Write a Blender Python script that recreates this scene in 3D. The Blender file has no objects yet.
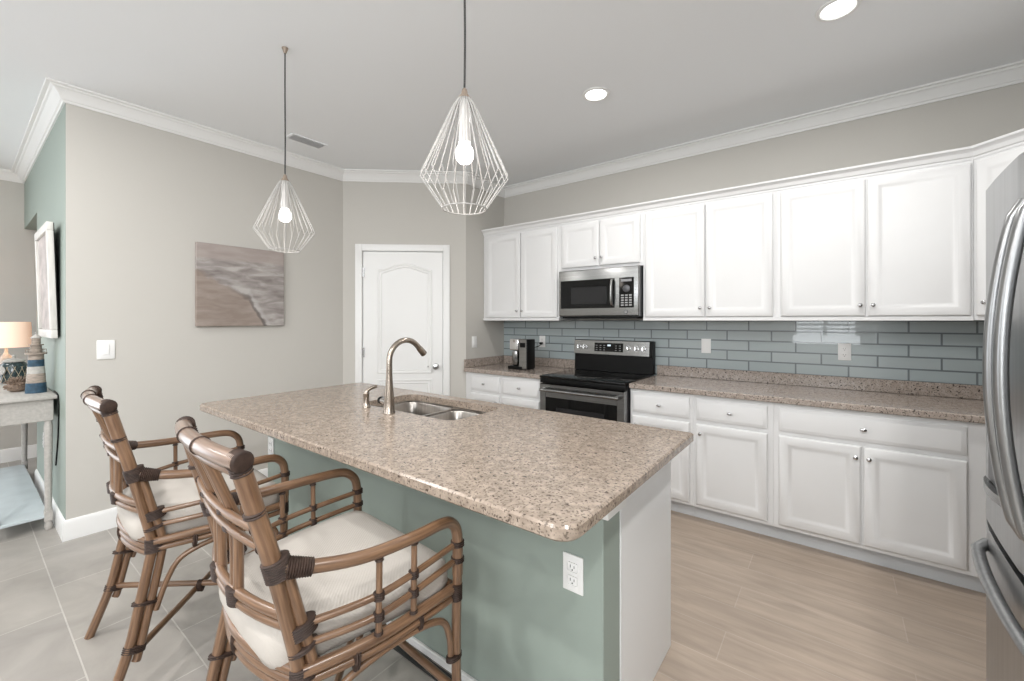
import bpy, bmesh, math, random
from mathutils import Vector, Matrix
random.seed(7)
C = bpy.context.scene
COL = C.collection
PI = math.pi
R = math.radians

# ------------------------------------------------------------------ camera
cam_d = bpy.data.cameras.new('camera')
cam = bpy.data.objects.new('camera', cam_d)
COL.objects.link(cam)
cam.location = (0, 0, 1.385)
cam.rotation_euler = (R(90), 0, R(37.29))
cam_d.sensor_width = 36.0
cam_d.lens = 36.0 * 424.16 / 1024.0
cam_d.shift_y = -20.0 / 1024.0
cam_d.clip_start = 0.05
C.camera = cam

# ------------------------------------------------------------------ world, daylight and added fill
C.view_settings.view_transform = 'Standard'
C.view_settings.look = 'None'
C.view_settings.gamma = 1.0
C.view_settings.use_curve_mapping = False
C.view_settings.exposure = -0.13
w = bpy.data.worlds.new('World')
C.world = w
w.use_nodes = True
bg = w.node_tree.nodes['Background']
bg.inputs[0].default_value = (0.80, 0.90, 1.0, 1)
bg.inputs[1].default_value = 1.6

def area(name, loc, rot, sx, sy, power, col=(1, 1, 1)):
    d = bpy.data.lights.new(name, 'AREA')
    d.shape = 'RECTANGLE'; d.size = sx; d.size_y = sy
    d.energy = power; d.color = col
    o = bpy.data.objects.new(name, d); COL.objects.link(o)
    o.location = loc; o.rotation_euler = rot
    return o
# daylight through the shutters and living-room glazing, plus two added fill lights
area('daylight_far', (-6.60, -1.75, 1.20), (0, R(-90), 0), 2.3, 2.5, 40, (0.97, 0.985, 1.0))
area('added_transom_fill', (-2.22, -3.47, 2.00), (R(90 + 58), 0, 0), 2.5, 0.95, 64, (0.97, 0.98, 1.0))  # unseen fill added to light the left wall
area('daylight_shutters', (-0.16, -3.46, 1.52), (R(90 + 20), 0, 0), 1.1, 1.3, 55, (0.93, 0.97, 1.0))
area('added_side_fill', (1.36, -1.75, 2.00), (0, R(90 + 12), 0), 0.95, 2.0, 80, (0.97, 0.98, 1.0))  # unseen fill added to brighten the island end panel and left wall

# ------------------------------------------------------------------ materials
def mat(name, col, rough=0.5, metal=0.0, coat=0.0, noise=None, bump=None, spec=None, emit=None, aniso=0.0):
    m = bpy.data.materials.new(name); m.use_nodes = True
    nt = m.node_tree; b = nt.nodes['Principled BSDF']
    b.inputs['Base Color'].default_value = (*col, 1)
    b.inputs['Roughness'].default_value = rough
    b.inputs['Metallic'].default_value = metal
    b.inputs['Coat Weight'].default_value = coat
    if coat: b.inputs['Coat Roughness'].default_value = 0.12
    if spec is not None: b.inputs['Specular IOR Level'].default_value = spec
    if aniso: b.inputs['Anisotropic'].default_value = aniso
    if emit:
        b.inputs['Emission Color'].default_value = (*emit[0], 1)
        b.inputs['Emission Strength'].default_value = emit[1]
    tc = nt.nodes.new('ShaderNodeTexCoord')
    if noise:                                   # (scale, amount) or (scale3, amount)
        sc, amt = noise
        mp = nt.nodes.new('ShaderNodeMapping')
        mp.inputs['Scale'].default_value = sc if isinstance(sc, tuple) else (sc, sc, sc)
        n = nt.nodes.new('ShaderNodeTexNoise'); n.inputs['Scale'].default_value = 1.0
        n.inputs['Detail'].default_value = 4
        cr = nt.nodes.new('ShaderNodeValToRGB')
        cr.color_ramp.elements[0].position = 0.3; cr.color_ramp.elements[1].position = 0.7
        cr.color_ramp.elements[0].color = (*[c * (1 - amt) for c in col], 1)
        cr.color_ramp.elements[1].color = (*[min(1, c * (1 + amt)) for c in col], 1)
        nt.links.new(tc.outputs['Object'], mp.inputs[0]); nt.links.new(mp.outputs[0], n.inputs['Vector'])
        nt.links.new(n.outputs['Fac'], cr.inputs[0]); nt.links.new(cr.outputs[0], b.inputs['Base Color'])
    if bump:
        sc, st = bump
        n2 = nt.nodes.new('ShaderNodeTexNoise'); n2.inputs['Scale'].default_value = sc
        n2.inputs['Detail'].default_value = 5
        bp = nt.nodes.new('ShaderNodeBump'); bp.inputs['Strength'].default_value = st
        bp.inputs['Distance'].default_value = 0.004
        nt.links.new(tc.outputs['Object'], n2.inputs['Vector'])
        nt.links.new(n2.outputs['Fac'], bp.inputs['Height']); nt.links.new(bp.outputs[0], b.inputs['Normal'])
    return m

def ramp(nt, stops, interp='LINEAR'):
    cr = nt.nodes.new('ShaderNodeValToRGB'); r = cr.color_ramp; r.interpolation = interp
    while len(r.elements) < len(stops): r.elements.new(0.5)
    for e, (p, c) in zip(r.elements, stops):
        e.position = p; e.color = (*c, 1)
    return cr

def mixrgb(nt, fac, a, b, mode='MIX'):
    n = nt.nodes.new('ShaderNodeMix'); n.data_type = 'RGBA'; n.blend_type = mode
    for sock, v in ((n.inputs[0], fac), (n.inputs[6], a), (n.inputs[7], b)):
        if hasattr(v, 'default_value') or hasattr(v, 'is_linked'): nt.links.new(v, sock)
        elif isinstance(v, tuple): sock.default_value = (*v, 1) if len(v) == 3 else v
        else: sock.default_value = v
    return n.outputs[2]

M = {}
M['wall'] = mat('greige_wall_paint', (0.53, 0.512, 0.476), 0.75, bump=(260, 0.10))
M['green'] = mat('sage_wall_paint', (0.285, 0.335, 0.30), 0.6, bump=(260, 0.08))
M['ceiling'] = mat('ceiling_paint', (0.85, 0.868, 0.885), 0.9, bump=(200, 0.08))
M['trim'] = mat('white_trim_paint', (0.80, 0.80, 0.79), 0.35)
M['cab'] = mat('white_cabinet_lacquer', (0.74, 0.74, 0.74), 0.38, noise=(3, 0.015))
M['panel'] = mat('white_end_panel', (0.76, 0.77, 0.775), 0.3)
M['toe'] = mat('toe_kick_white', (0.62, 0.64, 0.66), 0.5)
M['steel'] = mat('brushed_steel', (0.29, 0.29, 0.285), 0.22, 1.0, noise=((2, 2, 90), 0.12))
M['fridge'] = mat('fridge_steel', (0.36, 0.365, 0.37), 0.30, 1.0, noise=((60, 60, 1.5), 0.10))
M['steeldark'] = mat('dark_steel', (0.10, 0.10, 0.105), 0.35, 0.7)
M['sink'] = mat('sink_steel', (0.36, 0.335, 0.31), 0.30, 1.0, noise=((60, 60, 4), 0.12))
M['nickel'] = mat('brushed_nickel', (0.40, 0.345, 0.295), 0.26, 1.0)
M['chrome'] = mat('chrome', (0.75, 0.75, 0.76), 0.12, 1.0)
M['knob'] = mat('knob_nickel', (0.50, 0.50, 0.50), 0.22, 1.0)
M['black'] = mat('black_plastic', (0.006, 0.006, 0.006), 0.4, spec=0.15)
M['blackglass'] = mat('black_glass', (0.004, 0.004, 0.004), 0.06, 0.0, spec=0.30)
M['ovenglass'] = mat('oven_window_glass', (0.022, 0.022, 0.023), 0.10, spec=0.3)
M['plate'] = mat('outlet_white', (0.82, 0.82, 0.81), 0.35)
M['hole'] = mat('outlet_slot', (0.05, 0.05, 0.05), 0.6)
M['wire'] = mat('cage_wire_white', (0.42, 0.41, 0.395), 0.5)
M['cap'] = mat('cage_cap_champagne', (0.30, 0.24, 0.19), 0.4, 0.4)
M['cord'] = mat('pendant_cord', (0.03, 0.03, 0.03), 0.7)
M['socket'] = mat('lamp_socket', (0.60, 0.58, 0.56), 0.4)
M['bulb'] = mat('lit_bulb', (1, 1, 1), 0.5, emit=((1.0, 0.95, 0.90), 8))
M['can'] = mat('lit_downlight', (1, 1, 1), 0.5, emit=((1.0, 0.98, 0.95), 6))
M['vent'] = mat('vent_grille', (0.86, 0.86, 0.86), 0.5)
M['bind'] = mat('leather_binding', (0.040, 0.024, 0.018), 0.55, noise=(60, 0.4), spec=0.3)
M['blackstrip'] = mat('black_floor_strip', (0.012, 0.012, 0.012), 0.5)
M['table'] = mat('whitewashed_console', (0.42, 0.40, 0.375), 0.55, noise=((6, 60, 60), 0.10))
M['tableshelf'] = mat('pale_blue_shelf', (0.48, 0.53, 0.55), 0.5, noise=(8, 0.06))
M['woodgrey'] = mat('weathered_wood', (0.30, 0.25, 0.21), 0.7, noise=((20, 20, 120), 0.3))
M['navy'] = mat('faded_navy_paint', (0.022, 0.058, 0.095), 0.7, noise=(40, 0.3))
M['offwhite'] = mat('faded_white_paint', (0.40, 0.385, 0.36), 0.7, noise=(40, 0.15))
M['coral'] = mat('coral_brown', (0.22, 0.16, 0.12), 0.8, noise=(60, 0.4))
M['jar'] = mat('dark_teal_glass', (0.018, 0.035, 0.038), 0.18, coat=0.5, noise=(70, 0.6))
M['shade'] = mat('warm_lamp_shade', (0.80, 0.70, 0.60), 0.9, emit=((1.0, 0.60, 0.40), 0.55))
M['rope'] = mat('net_rope', (0.45, 0.38, 0.28), 0.9)
M['frame'] = mat('driftwood_frame', (0.62, 0.60, 0.57), 0.5, noise=((60, 60, 6), 0.12))

def rattan(name, lo, hi):
    m = bpy.data.materials.new(name); m.use_nodes = True
    nt = m.node_tree; b = nt.nodes['Principled BSDF']
    uv = nt.nodes.new('ShaderNodeTexCoord')
    mp = nt.nodes.new('ShaderNodeMapping'); mp.inputs['Scale'].default_value = (14, 7, 1)
    n = nt.nodes.new('ShaderNodeTexNoise'); n.inputs['Scale'].default_value = 1; n.inputs['Detail'].default_value = 6
    nt.links.new(uv.outputs['UV'], mp.inputs[0]); nt.links.new(mp.outputs[0], n.inputs['Vector'])
    cr = ramp(nt, [(0.25, lo), (0.5, tuple((a + c) / 2 for a, c in zip(lo, hi))), (0.72, hi)])
    nt.links.new(n.outputs['Fac'], cr.inputs[0])
    nt.links.new(cr.outputs[0], b.inputs['Base Color'])
    b.inputs['Roughness'].default_value = 0.32
    b.inputs['Coat Weight'].default_value = 0.35; b.inputs['Coat Roughness'].default_value = 0.2
    return m
M['rattan'] = rattan('rattan_pole', (0.080, 0.038, 0.019), (0.255, 0.148, 0.084))
M['rattand'] = rattan('rattan_pole_top', (0.12, 0.07, 0.045), (0.26, 0.17, 0.12))
M['rattand'].node_tree.nodes['Principled BSDF'].inputs['Coat Weight'].default_value = 0.9

def cushion_mat():
    m = mat('cream_fabric', (0.49, 0.455, 0.415), 0.95)
    nt = m.node_tree; b = nt.nodes['Principled BSDF']
    tc = nt.nodes.new('ShaderNodeTexCoord')
    wv = nt.nodes.new('ShaderNodeTexWave'); wv.inputs['Scale'].default_value = 60; wv.bands_direction = 'DIAGONAL'
    bp = nt.nodes.new('ShaderNodeBump'); bp.inputs['Strength'].default_value = 0.25; bp.inputs['Distance'].default_value = 0.002
    nt.links.new(tc.outputs['Object'], wv.inputs['Vector']); nt.links.new(wv.outputs['Fac'], bp.inputs['Height'])
    nt.links.new(bp.outputs[0], b.inputs['Normal'])
    return m
M['cushion'] = cushion_mat()

def granite(name, base, light, dark, rough, dens=0.0):
    m = bpy.data.materials.new(name); m.use_nodes = True
    nt = m.node_tree; b = nt.nodes['Principled BSDF']
    tc = nt.nodes.new('ShaderNodeTexCoord')
    def noise(scale, detail=3, off=0.0):
        mp = nt.nodes.new('ShaderNodeMapping'); mp.inputs['Location'].default_value = (off, off * 2, off)
        n = nt.nodes.new('ShaderNodeTexNoise'); n.inputs['Scale'].default_value = scale; n.inputs['Detail'].default_value = detail
        nt.links.new(tc.outputs['Object'], mp.inputs[0]); nt.links.new(mp.outputs[0], n.inputs['Vector'])
        return n.outputs['Fac']
    c1 = ramp(nt, [(0.30, base), (0.50, tuple((a + c) / 2 for a, c in zip(base, light))), (0.68, light)])
    nt.links.new(noise(42, 6), c1.inputs[0])
    g = ramp(nt, [(0.56, (0, 0, 0)), (0.64, (1, 1, 1))]); nt.links.new(noise(125, 2, 3.0), g.inputs[0])
    mid = mixrgb(nt, g.outputs[0], c1.outputs[0], tuple(c * 0.62 for c in base))
    d = ramp(nt, [(0.625 - dens, (0, 0, 0)), (0.665 - dens, (1, 1, 1))]); nt.links.new(noise(86, 2, 9.0), d.inputs[0])
    out = mixrgb(nt, d.outputs[0], mid, dark)
    nt.links.new(out, b.inputs['Base Color'])
    b.inputs['Roughness'].default_value = rough
    b.inputs['Specular IOR Level'].default_value = 0.4
    return m
M['granite'] = granite('island_granite', (0.240, 0.190, 0.150), (0.395, 0.322, 0.262), (0.075, 0.055, 0.043), 0.20, -0.006)
M['granite2'] = granite('counter_granite', (0.30, 0.248, 0.212), (0.44, 0.38, 0.335), (0.05, 0.04, 0.035), 0.13, 0.005)

def brick_mat(name, c1, c2, mortar, bw, bh, ms, rough, off, loc, vertical, bumpd=0.0, grain=None, coat=0.0, patch=None, rvar=0.0):
    m = bpy.data.materials.new(name); m.use_nodes = True
    nt = m.node_tree; b = nt.nodes['Principled BSDF']
    tc = nt.nodes.new('ShaderNodeTexCoord')
    mp = nt.nodes.new('ShaderNodeMapping')
    src = tc.outputs['Object']
    if vertical:                                # use x and z
        sp = nt.nodes.new('ShaderNodeSeparateXYZ'); cb = nt.nodes.new('ShaderNodeCombineXYZ')
        nt.links.new(src, sp.inputs[0]); nt.links.new(sp.outputs[0], cb.inputs[0]); nt.links.new(sp.outputs[2], cb.inputs[1])
        src = cb.outputs[0]
    mp.inputs['Location'].default_value = loc
    nt.links.new(src, mp.inputs[0])
    br = nt.nodes.new('ShaderNodeTexBrick')
    br.offset = off; br.squash = 1.0
    br.inputs['Scale'].default_value = 1.0
    br.inputs['Brick Width'].default_value = bw; br.inputs['Row Height'].default_value = bh
    br.inputs['Mortar Size'].default_value = ms; br.inputs['Mortar Smooth'].default_value = 0.1
    br.inputs['Bias'].default_value = 0.0
    br.inputs['Color1'].default_value = (*c1, 1); br.inputs['Color2'].default_value = (*c2, 1)
    br.inputs['Mortar'].default_value = (*mortar, 1)
    nt.links.new(mp.outputs[0], br.inputs['Vector'])
    col = br.outputs['Color']
    if grain:
        sc, amt = grain
        m2 = nt.nodes.new('ShaderNodeMapping'); m2.inputs['Scale'].default_value = sc
        n = nt.nodes.new('ShaderNodeTexNoise'); n.inputs['Scale'].default_value = 1; n.inputs['Detail'].default_value = 7
        n.inputs['Roughness'].default_value = 0.6; n.inputs['Distortion'].default_value = 0.6
        nt.links.new(src, m2.inputs[0]); nt.links.new(m2.outputs[0], n.inputs['Vector'])
        g = ramp(nt, [(0.3, (1 - amt,) * 3), (0.7, (1 + amt * 0.6,) * 3)])
        nt.links.new(n.outputs['Fac'], g.inputs[0])
        col = mixrgb(nt, 1.0, col, g.outputs[0], 'MULTIPLY')
    nt.links.new(col, b.inputs['Base Color'])
    b.inputs['Roughness'].default_value = rough
    b.inputs['Coat Weight'].default_value = coat; b.inputs['Coat Roughness'].default_value = 0.01
    if bumpd:
        bp = nt.nodes.new('ShaderNodeBump'); bp.invert = True
        bp.inputs['Strength'].default_value = 0.6; bp.inputs['Distance'].default_value = bumpd
        nt.links.new(br.outputs['Fac'], bp.inputs['Height']); nt.links.new(bp.outputs[0], b.inputs['Normal'])
    return m
M['tile'] = brick_mat('glass_subway_tile', (0.350, 0.405, 0.415), (0.385, 0.435, 0.445), (0.165, 0.190, 0.20),
                      0.302, 0.0775, 0.005, 0.25, 0.5, (-0.074, 0.0125, 0), True, 0.003, coat=0.55)
M['plank'] = brick_mat('wood_look_plank', (0.445, 0.360, 0.290), (0.410, 0.330, 0.265), (0.49, 0.41, 0.345),
                       1.20, 0.20, 0.002, 0.38, 0.47, (0.386, 0.12 - 0.20, 0), False, 0.0012,
                       grain=((2.6, 20, 1), 0.20))
M['stone'] = brick_mat('grey_stone_tile', (0.36, 0.335, 0.305), (0.335, 0.312, 0.288), (0.49, 0.465, 0.43),
                       0.60, 0.30, 0.0028, 0.32, 0.5, (0.22, -0.01, 0), False, 0.0012,
                       grain=((3.5, 3.5, 1), 0.20))

# ------------------------------------------------------------------ mesh helpers
def obj(name, bm, m, parent=None, sharp=35, smooth=True):
    me = bpy.data.meshes.new(name)
    bmesh.ops.recalc_face_normals(bm, faces=bm.faces)
    bm.to_mesh(me); bm.free()
    ms = m if isinstance(m, (list, tuple)) else [m]
    for x in ms: me.materials.append(x)
    if smooth:
        me.shade_smooth(); me.set_sharp_from_angle(angle=R(sharp))
    o = bpy.data.objects.new(name, me); COL.objects.link(o)
    if parent is not None: o.parent = parent
    return o
def tag(o, label, cat, group=None, kind=None):
    if label: o['label'] = label
    if cat: o['category'] = cat
    if group: o['group'] = group
    if kind: o['kind'] = kind
    return o
def thing(name, label, cat, loc=(0, 0, 0), rz=0, group=None):
    o = bpy.data.objects.new(name, None); COL.objects.link(o)
    o.empty_display_size = 0.1
    o.location = loc; o.rotation_euler = (0, 0, rz)
    return tag(o, label, cat, group)
def struct(name, bm, m, label=None, sharp=35):
    o = obj(name, bm, m, None, sharp); o['kind'] = 'structure'
    if label: o['label'] = label
    return o
def dup(root, loc, rz, label, group=None):
    r = root.copy(); COL.objects.link(r); r.location = loc; r.rotation_euler = (0, 0, rz)
    r['label'] = label
    if group: r['group'] = group
    def kids(a, b):
        for ch in list(a.children):
            c = ch.copy(); COL.objects.link(c); c.parent = b
            kids(ch, c)
    kids(root, r)
    return r

def B(): return bmesh.new()
def box(bm, x0, x1, y0, y1, z0, z1, bev=0.0, seg=1, mi=0):
    n0 = set(bm.faces)
    r = bmesh.ops.create_cube(bm, size=1.0)
    vs = r['verts']
    bmesh.ops.scale(bm, vec=(abs(x1 - x0), abs(y1 - y0), abs(z1 - z0)), verts=vs)
    bmesh.ops.translate(bm, vec=((x0 + x1) / 2, (y0 + y1) / 2, (z0 + z1) / 2), verts=vs)
    if bev > 0:
        es = list({e for v in vs for e in v.link_edges})
        bmesh.ops.bevel(bm, geom=es, offset=bev, segments=seg, profile=0.5, affect='EDGES')
    if mi:
        for f in bm.faces:
            if f not in n0: f.material_index = mi
    return bm
def frames(pts):
    pts = [Vector(p) for p in pts]
    T = []
    for i in range(len(pts)):
        a = pts[max(0, i - 1)]; b = pts[min(len(pts) - 1, i + 1)]
        T.append((b - a).normalized())
    u = T[0].orthogonal().normalized(); out = []
    for i, t in enumerate(T):
        if i:
            q = T[i - 1].rotation_difference(t); u = q @ u
        u = (u - t * u.dot(t)).normalized()
        out.append((pts[i], t, u, t.cross(u)))
    return out
def tube(bm, pts, r, seg=12, caps=True):
    fr = frames(pts); n = len(fr)
    rr = r if isinstance(r, (list, tuple)) else [r] * n
    uvl = bm.loops.layers.uv.verify()
    rings = []; L = [0.0]
    for i in range(1, n): L.append(L[-1] + (fr[i][0] - fr[i - 1][0]).length)
    o = random.random() * 30
    for (p, t, u, v), q in zip(fr, rr):
        rings.append([bm.verts.new(p + (u * math.cos(2 * PI * k / seg) + v * math.sin(2 * PI * k / seg)) * q) for k in range(seg)])
    for i in range(n - 1):
        for k in range(seg):
            k2 = (k + 1) % seg
            f = bm.faces.new((rings[i][k], rings[i][k2], rings[i + 1][k2], rings[i + 1][k]))
            for lp, (a, b) in zip(f.loops, ((k, L[i]), (k + 1, L[i]), (k + 1, L[i + 1]), (k, L[i + 1]))):
                lp[uvl].uv = (a / seg + o, b * 1.0 + o)
    if caps:
        for ring in (rings[0], rings[-1]):
            c = sum((v.co for v in ring), Vector()) / seg
            cv = bm.verts.new(c)
            for k in range(seg):
                f = bm.faces.new((ring[k], ring[(k + 1) % seg], cv))
    return bm
def smooth_path(pts, n=6):
    P = [Vector(p) for p in pts]; out = []
    for i in range(len(P) - 1):
        p0 = P[max(0, i - 1)]; p1 = P[i]; p2 = P[i + 1]; p3 = P[min(len(P) - 1, i + 2)]
        for k in range(n):
            t = k / n
            out.append(0.5 * ((2 * p1) + (-p0 + p2) * t + (2 * p0 - 5 * p1 + 4 * p2 - p3) * t * t + (-p0 + 3 * p1 - 3 * p2 + p3) * t ** 3))
    out.append(P[-1]); return out
def lathe(bm, prof, c=(0, 0, 0), axis='Z', seg=24, mi=0):
    c = Vector(c); rings = []
    for r, h in prof:
        ring = []
        for k in range(seg):
            a = 2 * PI * k / seg
            x, y = math.cos(a) * r, math.sin(a) * r
            if axis == 'Z': v = Vector((x, y, h))
            elif axis == 'Y': v = Vector((x, h, y))
            else: v = Vector((h, x, y))
            ring.append(bm.verts.new(c + v))
        rings.append(ring)
    for i in range(len(rings) - 1):
        for k in range(seg):
            f = bm.faces.new((rings[i][k], rings[i][(k + 1) % seg], rings[i + 1][(k + 1) % seg], rings[i + 1][k]))
            f.material_index = mi
    for ring in (rings[0], rings[-1]):
        f = bm.faces.new(ring); f.material_index = mi
    return bm
def sweep(bm, prof, path, closed=False, side=1):
    """prof: list of (offset from the path, z); path: 2-D points; offset goes to the left of travel (side=1)."""
    n = len(path); rows = []
    P = [Vector(p) for p in path]
    for i in range(n):
        if closed or 0 < i < n - 1:
            d1 = (P[i] - P[i - 1]).normalized(); d2 = (P[(i + 1) % n] - P[i]).normalized()
        elif i == 0: d1 = d2 = (P[1] - P[0]).normalized()
        else: d1 = d2 = (P[-1] - P[-2]).normalized()
        n1 = Vector((-d1.y, d1.x)) * side; n2 = Vector((-d2.y, d2.x)) * side
        m = (n1 + n2); m = m / max(1e-6, (1 + n1.dot(n2)))
        rows.append([bm.verts.new((P[i].x + m.x * o, P[i].y + m.y * o, z)) for o, z in prof])
    rng = range(n) if closed else range(n - 1)
    for i in rng:
        a, b = rows[i], rows[(i + 1) % n]
        for k in range(len(prof) - 1): bm.faces.new((a[k], a[k + 1], b[k + 1], b[k]))
    if not closed:
        bm.faces.new(rows[0]); bm.faces.new(rows[-1])
    return bm
def ring_panel(bm, x0, x1, z0, z1, yb, rings):
    """a moulded slab facing -Y. rings: (inset, y) from the outer front edge inwards; yb = back plane."""
    def rect(i, y): return [bm.verts.new(p) for p in ((x0 + i, y, z0 + i), (x1 - i, y, z0 + i), (x1 - i, y, z1 - i), (x0 + i, y, z1 - i))]
    loops = [rect(0, yb)] + [rect(i, y) for i, y in rings]
    bm.faces.new(loops[0]); bm.faces.new(loops[-1])
    for a, b in zip(loops, loops[1:]):
        for k in range(4): bm.faces.new((a[k], a[(k + 1) % 4], b[(k + 1) % 4], b[k]))
    return bm
def door_bm(x0, x1, z0, z1, yf, fr=0.052, th=0.02):
    """cabinet door facing -Y whose front plane is yf"""
    return ring_panel(B(), x0, x1, z0, z1, yf + th, [(0, yf + 0.006), (0.003, yf + 0.002), (0.007, yf), (fr - 0.006, yf), (fr, yf + 0.002),
                                                   (fr + 0.008, yf + 0.007), (fr + 0.018, yf + 0.0085), (fr + 0.024, yf + 0.008)])
def drawer_bm(x0, x1, z0, z1, yf, th=0.02):
    return ring_panel(B(), x0, x1, z0, z1, yf + th, [(0, yf + 0.012), (0.006, yf + 0.008), (0.012, yf + 0.006), (0.020, yf + 0.0005), (0.024, yf)])
def arc(cx, cy, r, a0, a1, n): return [(cx + r * math.cos(a0 + (a1 - a0) * k / n), cy + r * math.sin(a0 + (a1 - a0) * k / n)) for k in range(n + 1)]
def rrect(x0, x1, y0, y1, r, n=6):
    if not isinstance(r, tuple): r = (r,) * 4
    return (arc(x0 + r[0], y0 + r[0], r[0], PI, 1.5 * PI, n) + arc(x1 - r[1], y0 + r[1], r[1], 1.5 * PI, 2 * PI, n)
            + arc(x1 - r[2], y1 - r[2], r[2], 0, PI / 2, n) + arc(x0 + r[3], y1 - r[3], r[3], PI / 2, PI, n))
def inset2(poly, d):
    n = len(poly); out = []
    P = [Vector(p) for p in poly]
    for i in range(n):
        a = P[i - 1]; b = P[i]; c = P[(i + 1) % n]
        d1 = (b - a); d2 = (c - b)
        if d1.length < 1e-7: d1 = d2
        if d2.length < 1e-7: d2 = d1
        d1 = d1.normalized(); d2 = d2.normalized()
        n1 = Vector((-d1.y, d1.x)); n2 = Vector((-d2.y, d2.x)); m = (n1 + n2) / max(0.2, 1 + n1.dot(n2))
        out.append((b.x + m.x * d, b.y + m.y * d))
    return out
def slab(bm, outer, holes, z0, z1, ch=0.004):
    """stone slab, chamfered top edge, optional holes"""
    def loop(p, z): return [bm.verts.new((x, y, z)) for x, y in p]
    def edges(vs): return [bm.edges.new((vs[i], vs[(i + 1) % len(vs)])) for i in range(len(vs))]
    lo = loop(inset2(outer, ch), z0); lm0 = loop(outer, z0 + ch); lm = loop(outer, z1 - ch); lt = loop(inset2(outer, ch), z1)
    te = edges(lt); be = edges(lo)
    for a, b in ((lo, lm0), (lm0, lm), (lm, lt)):
        for k in range(len(a)): bm.faces.new((a[k], a[(k + 1) % len(a)], b[(k + 1) % len(a)], b[k]))
    for h in holes:
        a = loop(h, z0); b = loop(h, z1); te += edges(b); be += edges(a)
        for k in range(len(a)): bm.faces.new((a[k], a[(k + 1) % len(a)], b[(k + 1) % len(a)], b[k]))
    bmesh.ops.triangle_fill(bm, use_beauty=True, use_dissolve=False, edges=te)
    bmesh.ops.triangle_fill(bm, use_beauty=True, use_dissolve=False, edges=be)
    return bm
def prism(bm, poly, z0, z1):
    a = [bm.verts.new((x, y, z0)) for x, y in poly]; b = [bm.verts.new((x, y, z1)) for x, y in poly]
    bm.faces.new(a); bm.faces.new(b)
    for k in range(len(a)): bm.faces.new((a[k], a[(k + 1) % len(a)], b[(k + 1) % len(a)], b[k]))
    return bm

# ------------------------------------------------------------------ the room
CZ = 2.845
YW = 3.72                    # wall behind the cabinets
XL = -3.85                   # wall with the canvas
XS = -2.94                   # short wall beside the counter
XR = 1.22                    # wall behind the fridge
YR = -3.30                   # rear wall
XF = -6.45                   # far living room wall
D0 = (XL, 2.31); D1 = (XS, 3.10)
GY = 0.42                    # sage wall plane

bm = B(); box(bm, XF - .1, XR + .1, YR - .1, 1.19, -0.06, 0.0); struct('floor', bm, M['stone'], 'grey stone tile floor')
bm = B(); box(bm, XF - .1, XR + .1, 1.19, YW + .1, -0.06, 0.0); struct('floor', bm, M['plank'], 'beige wood-look plank floor')
bm = B(); box(bm, XF - .1, XR + .1, YR - .1, YW + .1, CZ, CZ + .08); struct('ceiling', bm, M['ceiling'])
bm = B(); box(bm, XS - .1, XR + .1, YW, YW + .1, 0, CZ); struct('wall_back', bm, M['wall'])
bm = B(); box(bm, XS - .1, XS, 3.10, YW, 0, CZ); struct('wall_side', bm, M['wall'])
bm = B(); box(bm, XL - .12, XL, GY + .002, 2.31, 0, CZ); struct('wall_left', bm, M['wall'])
bm = B(); box(bm, -5.37, XL - .001, GY, GY + .12, 0, CZ); box(bm, XF, -5.37, GY, GY + .12, 2.30, CZ); struct('wall_sage', bm, M['green'])
bm = B(); box(bm, XF, XL - .12, 2.30, 2.40, 0, CZ); struct('wall_hall', bm, M['wall'])
# diagonal pantry wall with its door opening
dv = Vector((D1[0] - D0[0], D1[1] - D0[1])); DL = dv.length; dv.normalize(); ang = math.atan2(dv.y, dv.x)
S0, S1, DH = 0.190, 0.977, 2.07
bm = B()
box(bm, 0, S0 - .004, 0, .10, 0, CZ); box(bm, S1 + .004, DL, 0, .10, 0, CZ); box(bm, S0 - .004, S1 + .004, 0, .10, DH + .004, CZ)
o = struct('wall_pantry', bm, M['wall']); o.location = (D0[0], D0[1], 0); o.rotation_euler = (0, 0, ang)
# rear wall with a shuttered window and a high transom added for fill
def wall_with_openings(bm, a0, a1, ops, put):
    x = a0
    for (o0, o1, z0, z1) in ops:
        if o0 > x: put(bm, x, o0, 0, CZ)
        if z0 > 0: put(bm, o0, o1, 0, z0)
        if z1 < CZ: put(bm, o0, o1, z1, CZ)
        x = o1
    put(bm, x, a1, 0, CZ); return bm
struct('wall_rear', wall_with_openings(B(), XF, XR, [(-3.5, -.95, 1.55, 2.5), (-.70, .38, .90, 2.2)],
       lambda bm, a, b, c, d: box(bm, a, b, YR - .1, YR, c, d)), M['wall'])
struct('wall_far', wall_with_openings(B(), YR, YW, [(-3.0, -.5, 0, 2.4)],
       lambda bm, a, b, c, d: box(bm, XF - .1, XF, a, b, c, d)), M['wall'])
struct('wall_right', wall_with_openings(B(), YR, YW, [(-2.8, -.7, 1.5, 2.5)],  # opening added to let the side fill light in
       lambda bm, a, b, c, d: box(bm, XR, XR + .1, a, b, c, d)), M['wall'])
bm = B()
for y in (-2.8, -1.77, -.74): box(bm, XR + .03, XR + .07, y, y + .04, 1.5, 2.5)
for z in (1.5, 2.46): box(bm, XR + .03, XR + .07, -2.8, -.7, z, z + .04)
struct('added_window_4', bm, M['trim'], 'high side window frame, added unseen for fill light')  # frame of the added side opening
bm = B()
for y in (-3.0, -1.77, -.54): box(bm, XF - .07, XF - .03, y, y + .04, 0, 2.4)
box(bm, XF - .07, XF - .03, -3.0, -.5, 2.34, 2.4)
struct('window_1', bm, M['trim'], 'sliding glass door frame')
bm = B()
for x in (-3.5, -2.25, -.99): box(bm, x, x + .04, YR - .07, YR - .03, 1.55, 2.5)
for z in (1.55, 2.46): box(bm, -3.5, -.95, YR - .07, YR - .03, z, z + .04)
struct('added_window_2', bm, M['trim'], 'high transom window frame, added unseen for fill light')  # frame of the added transom opening
bm = B()
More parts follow.
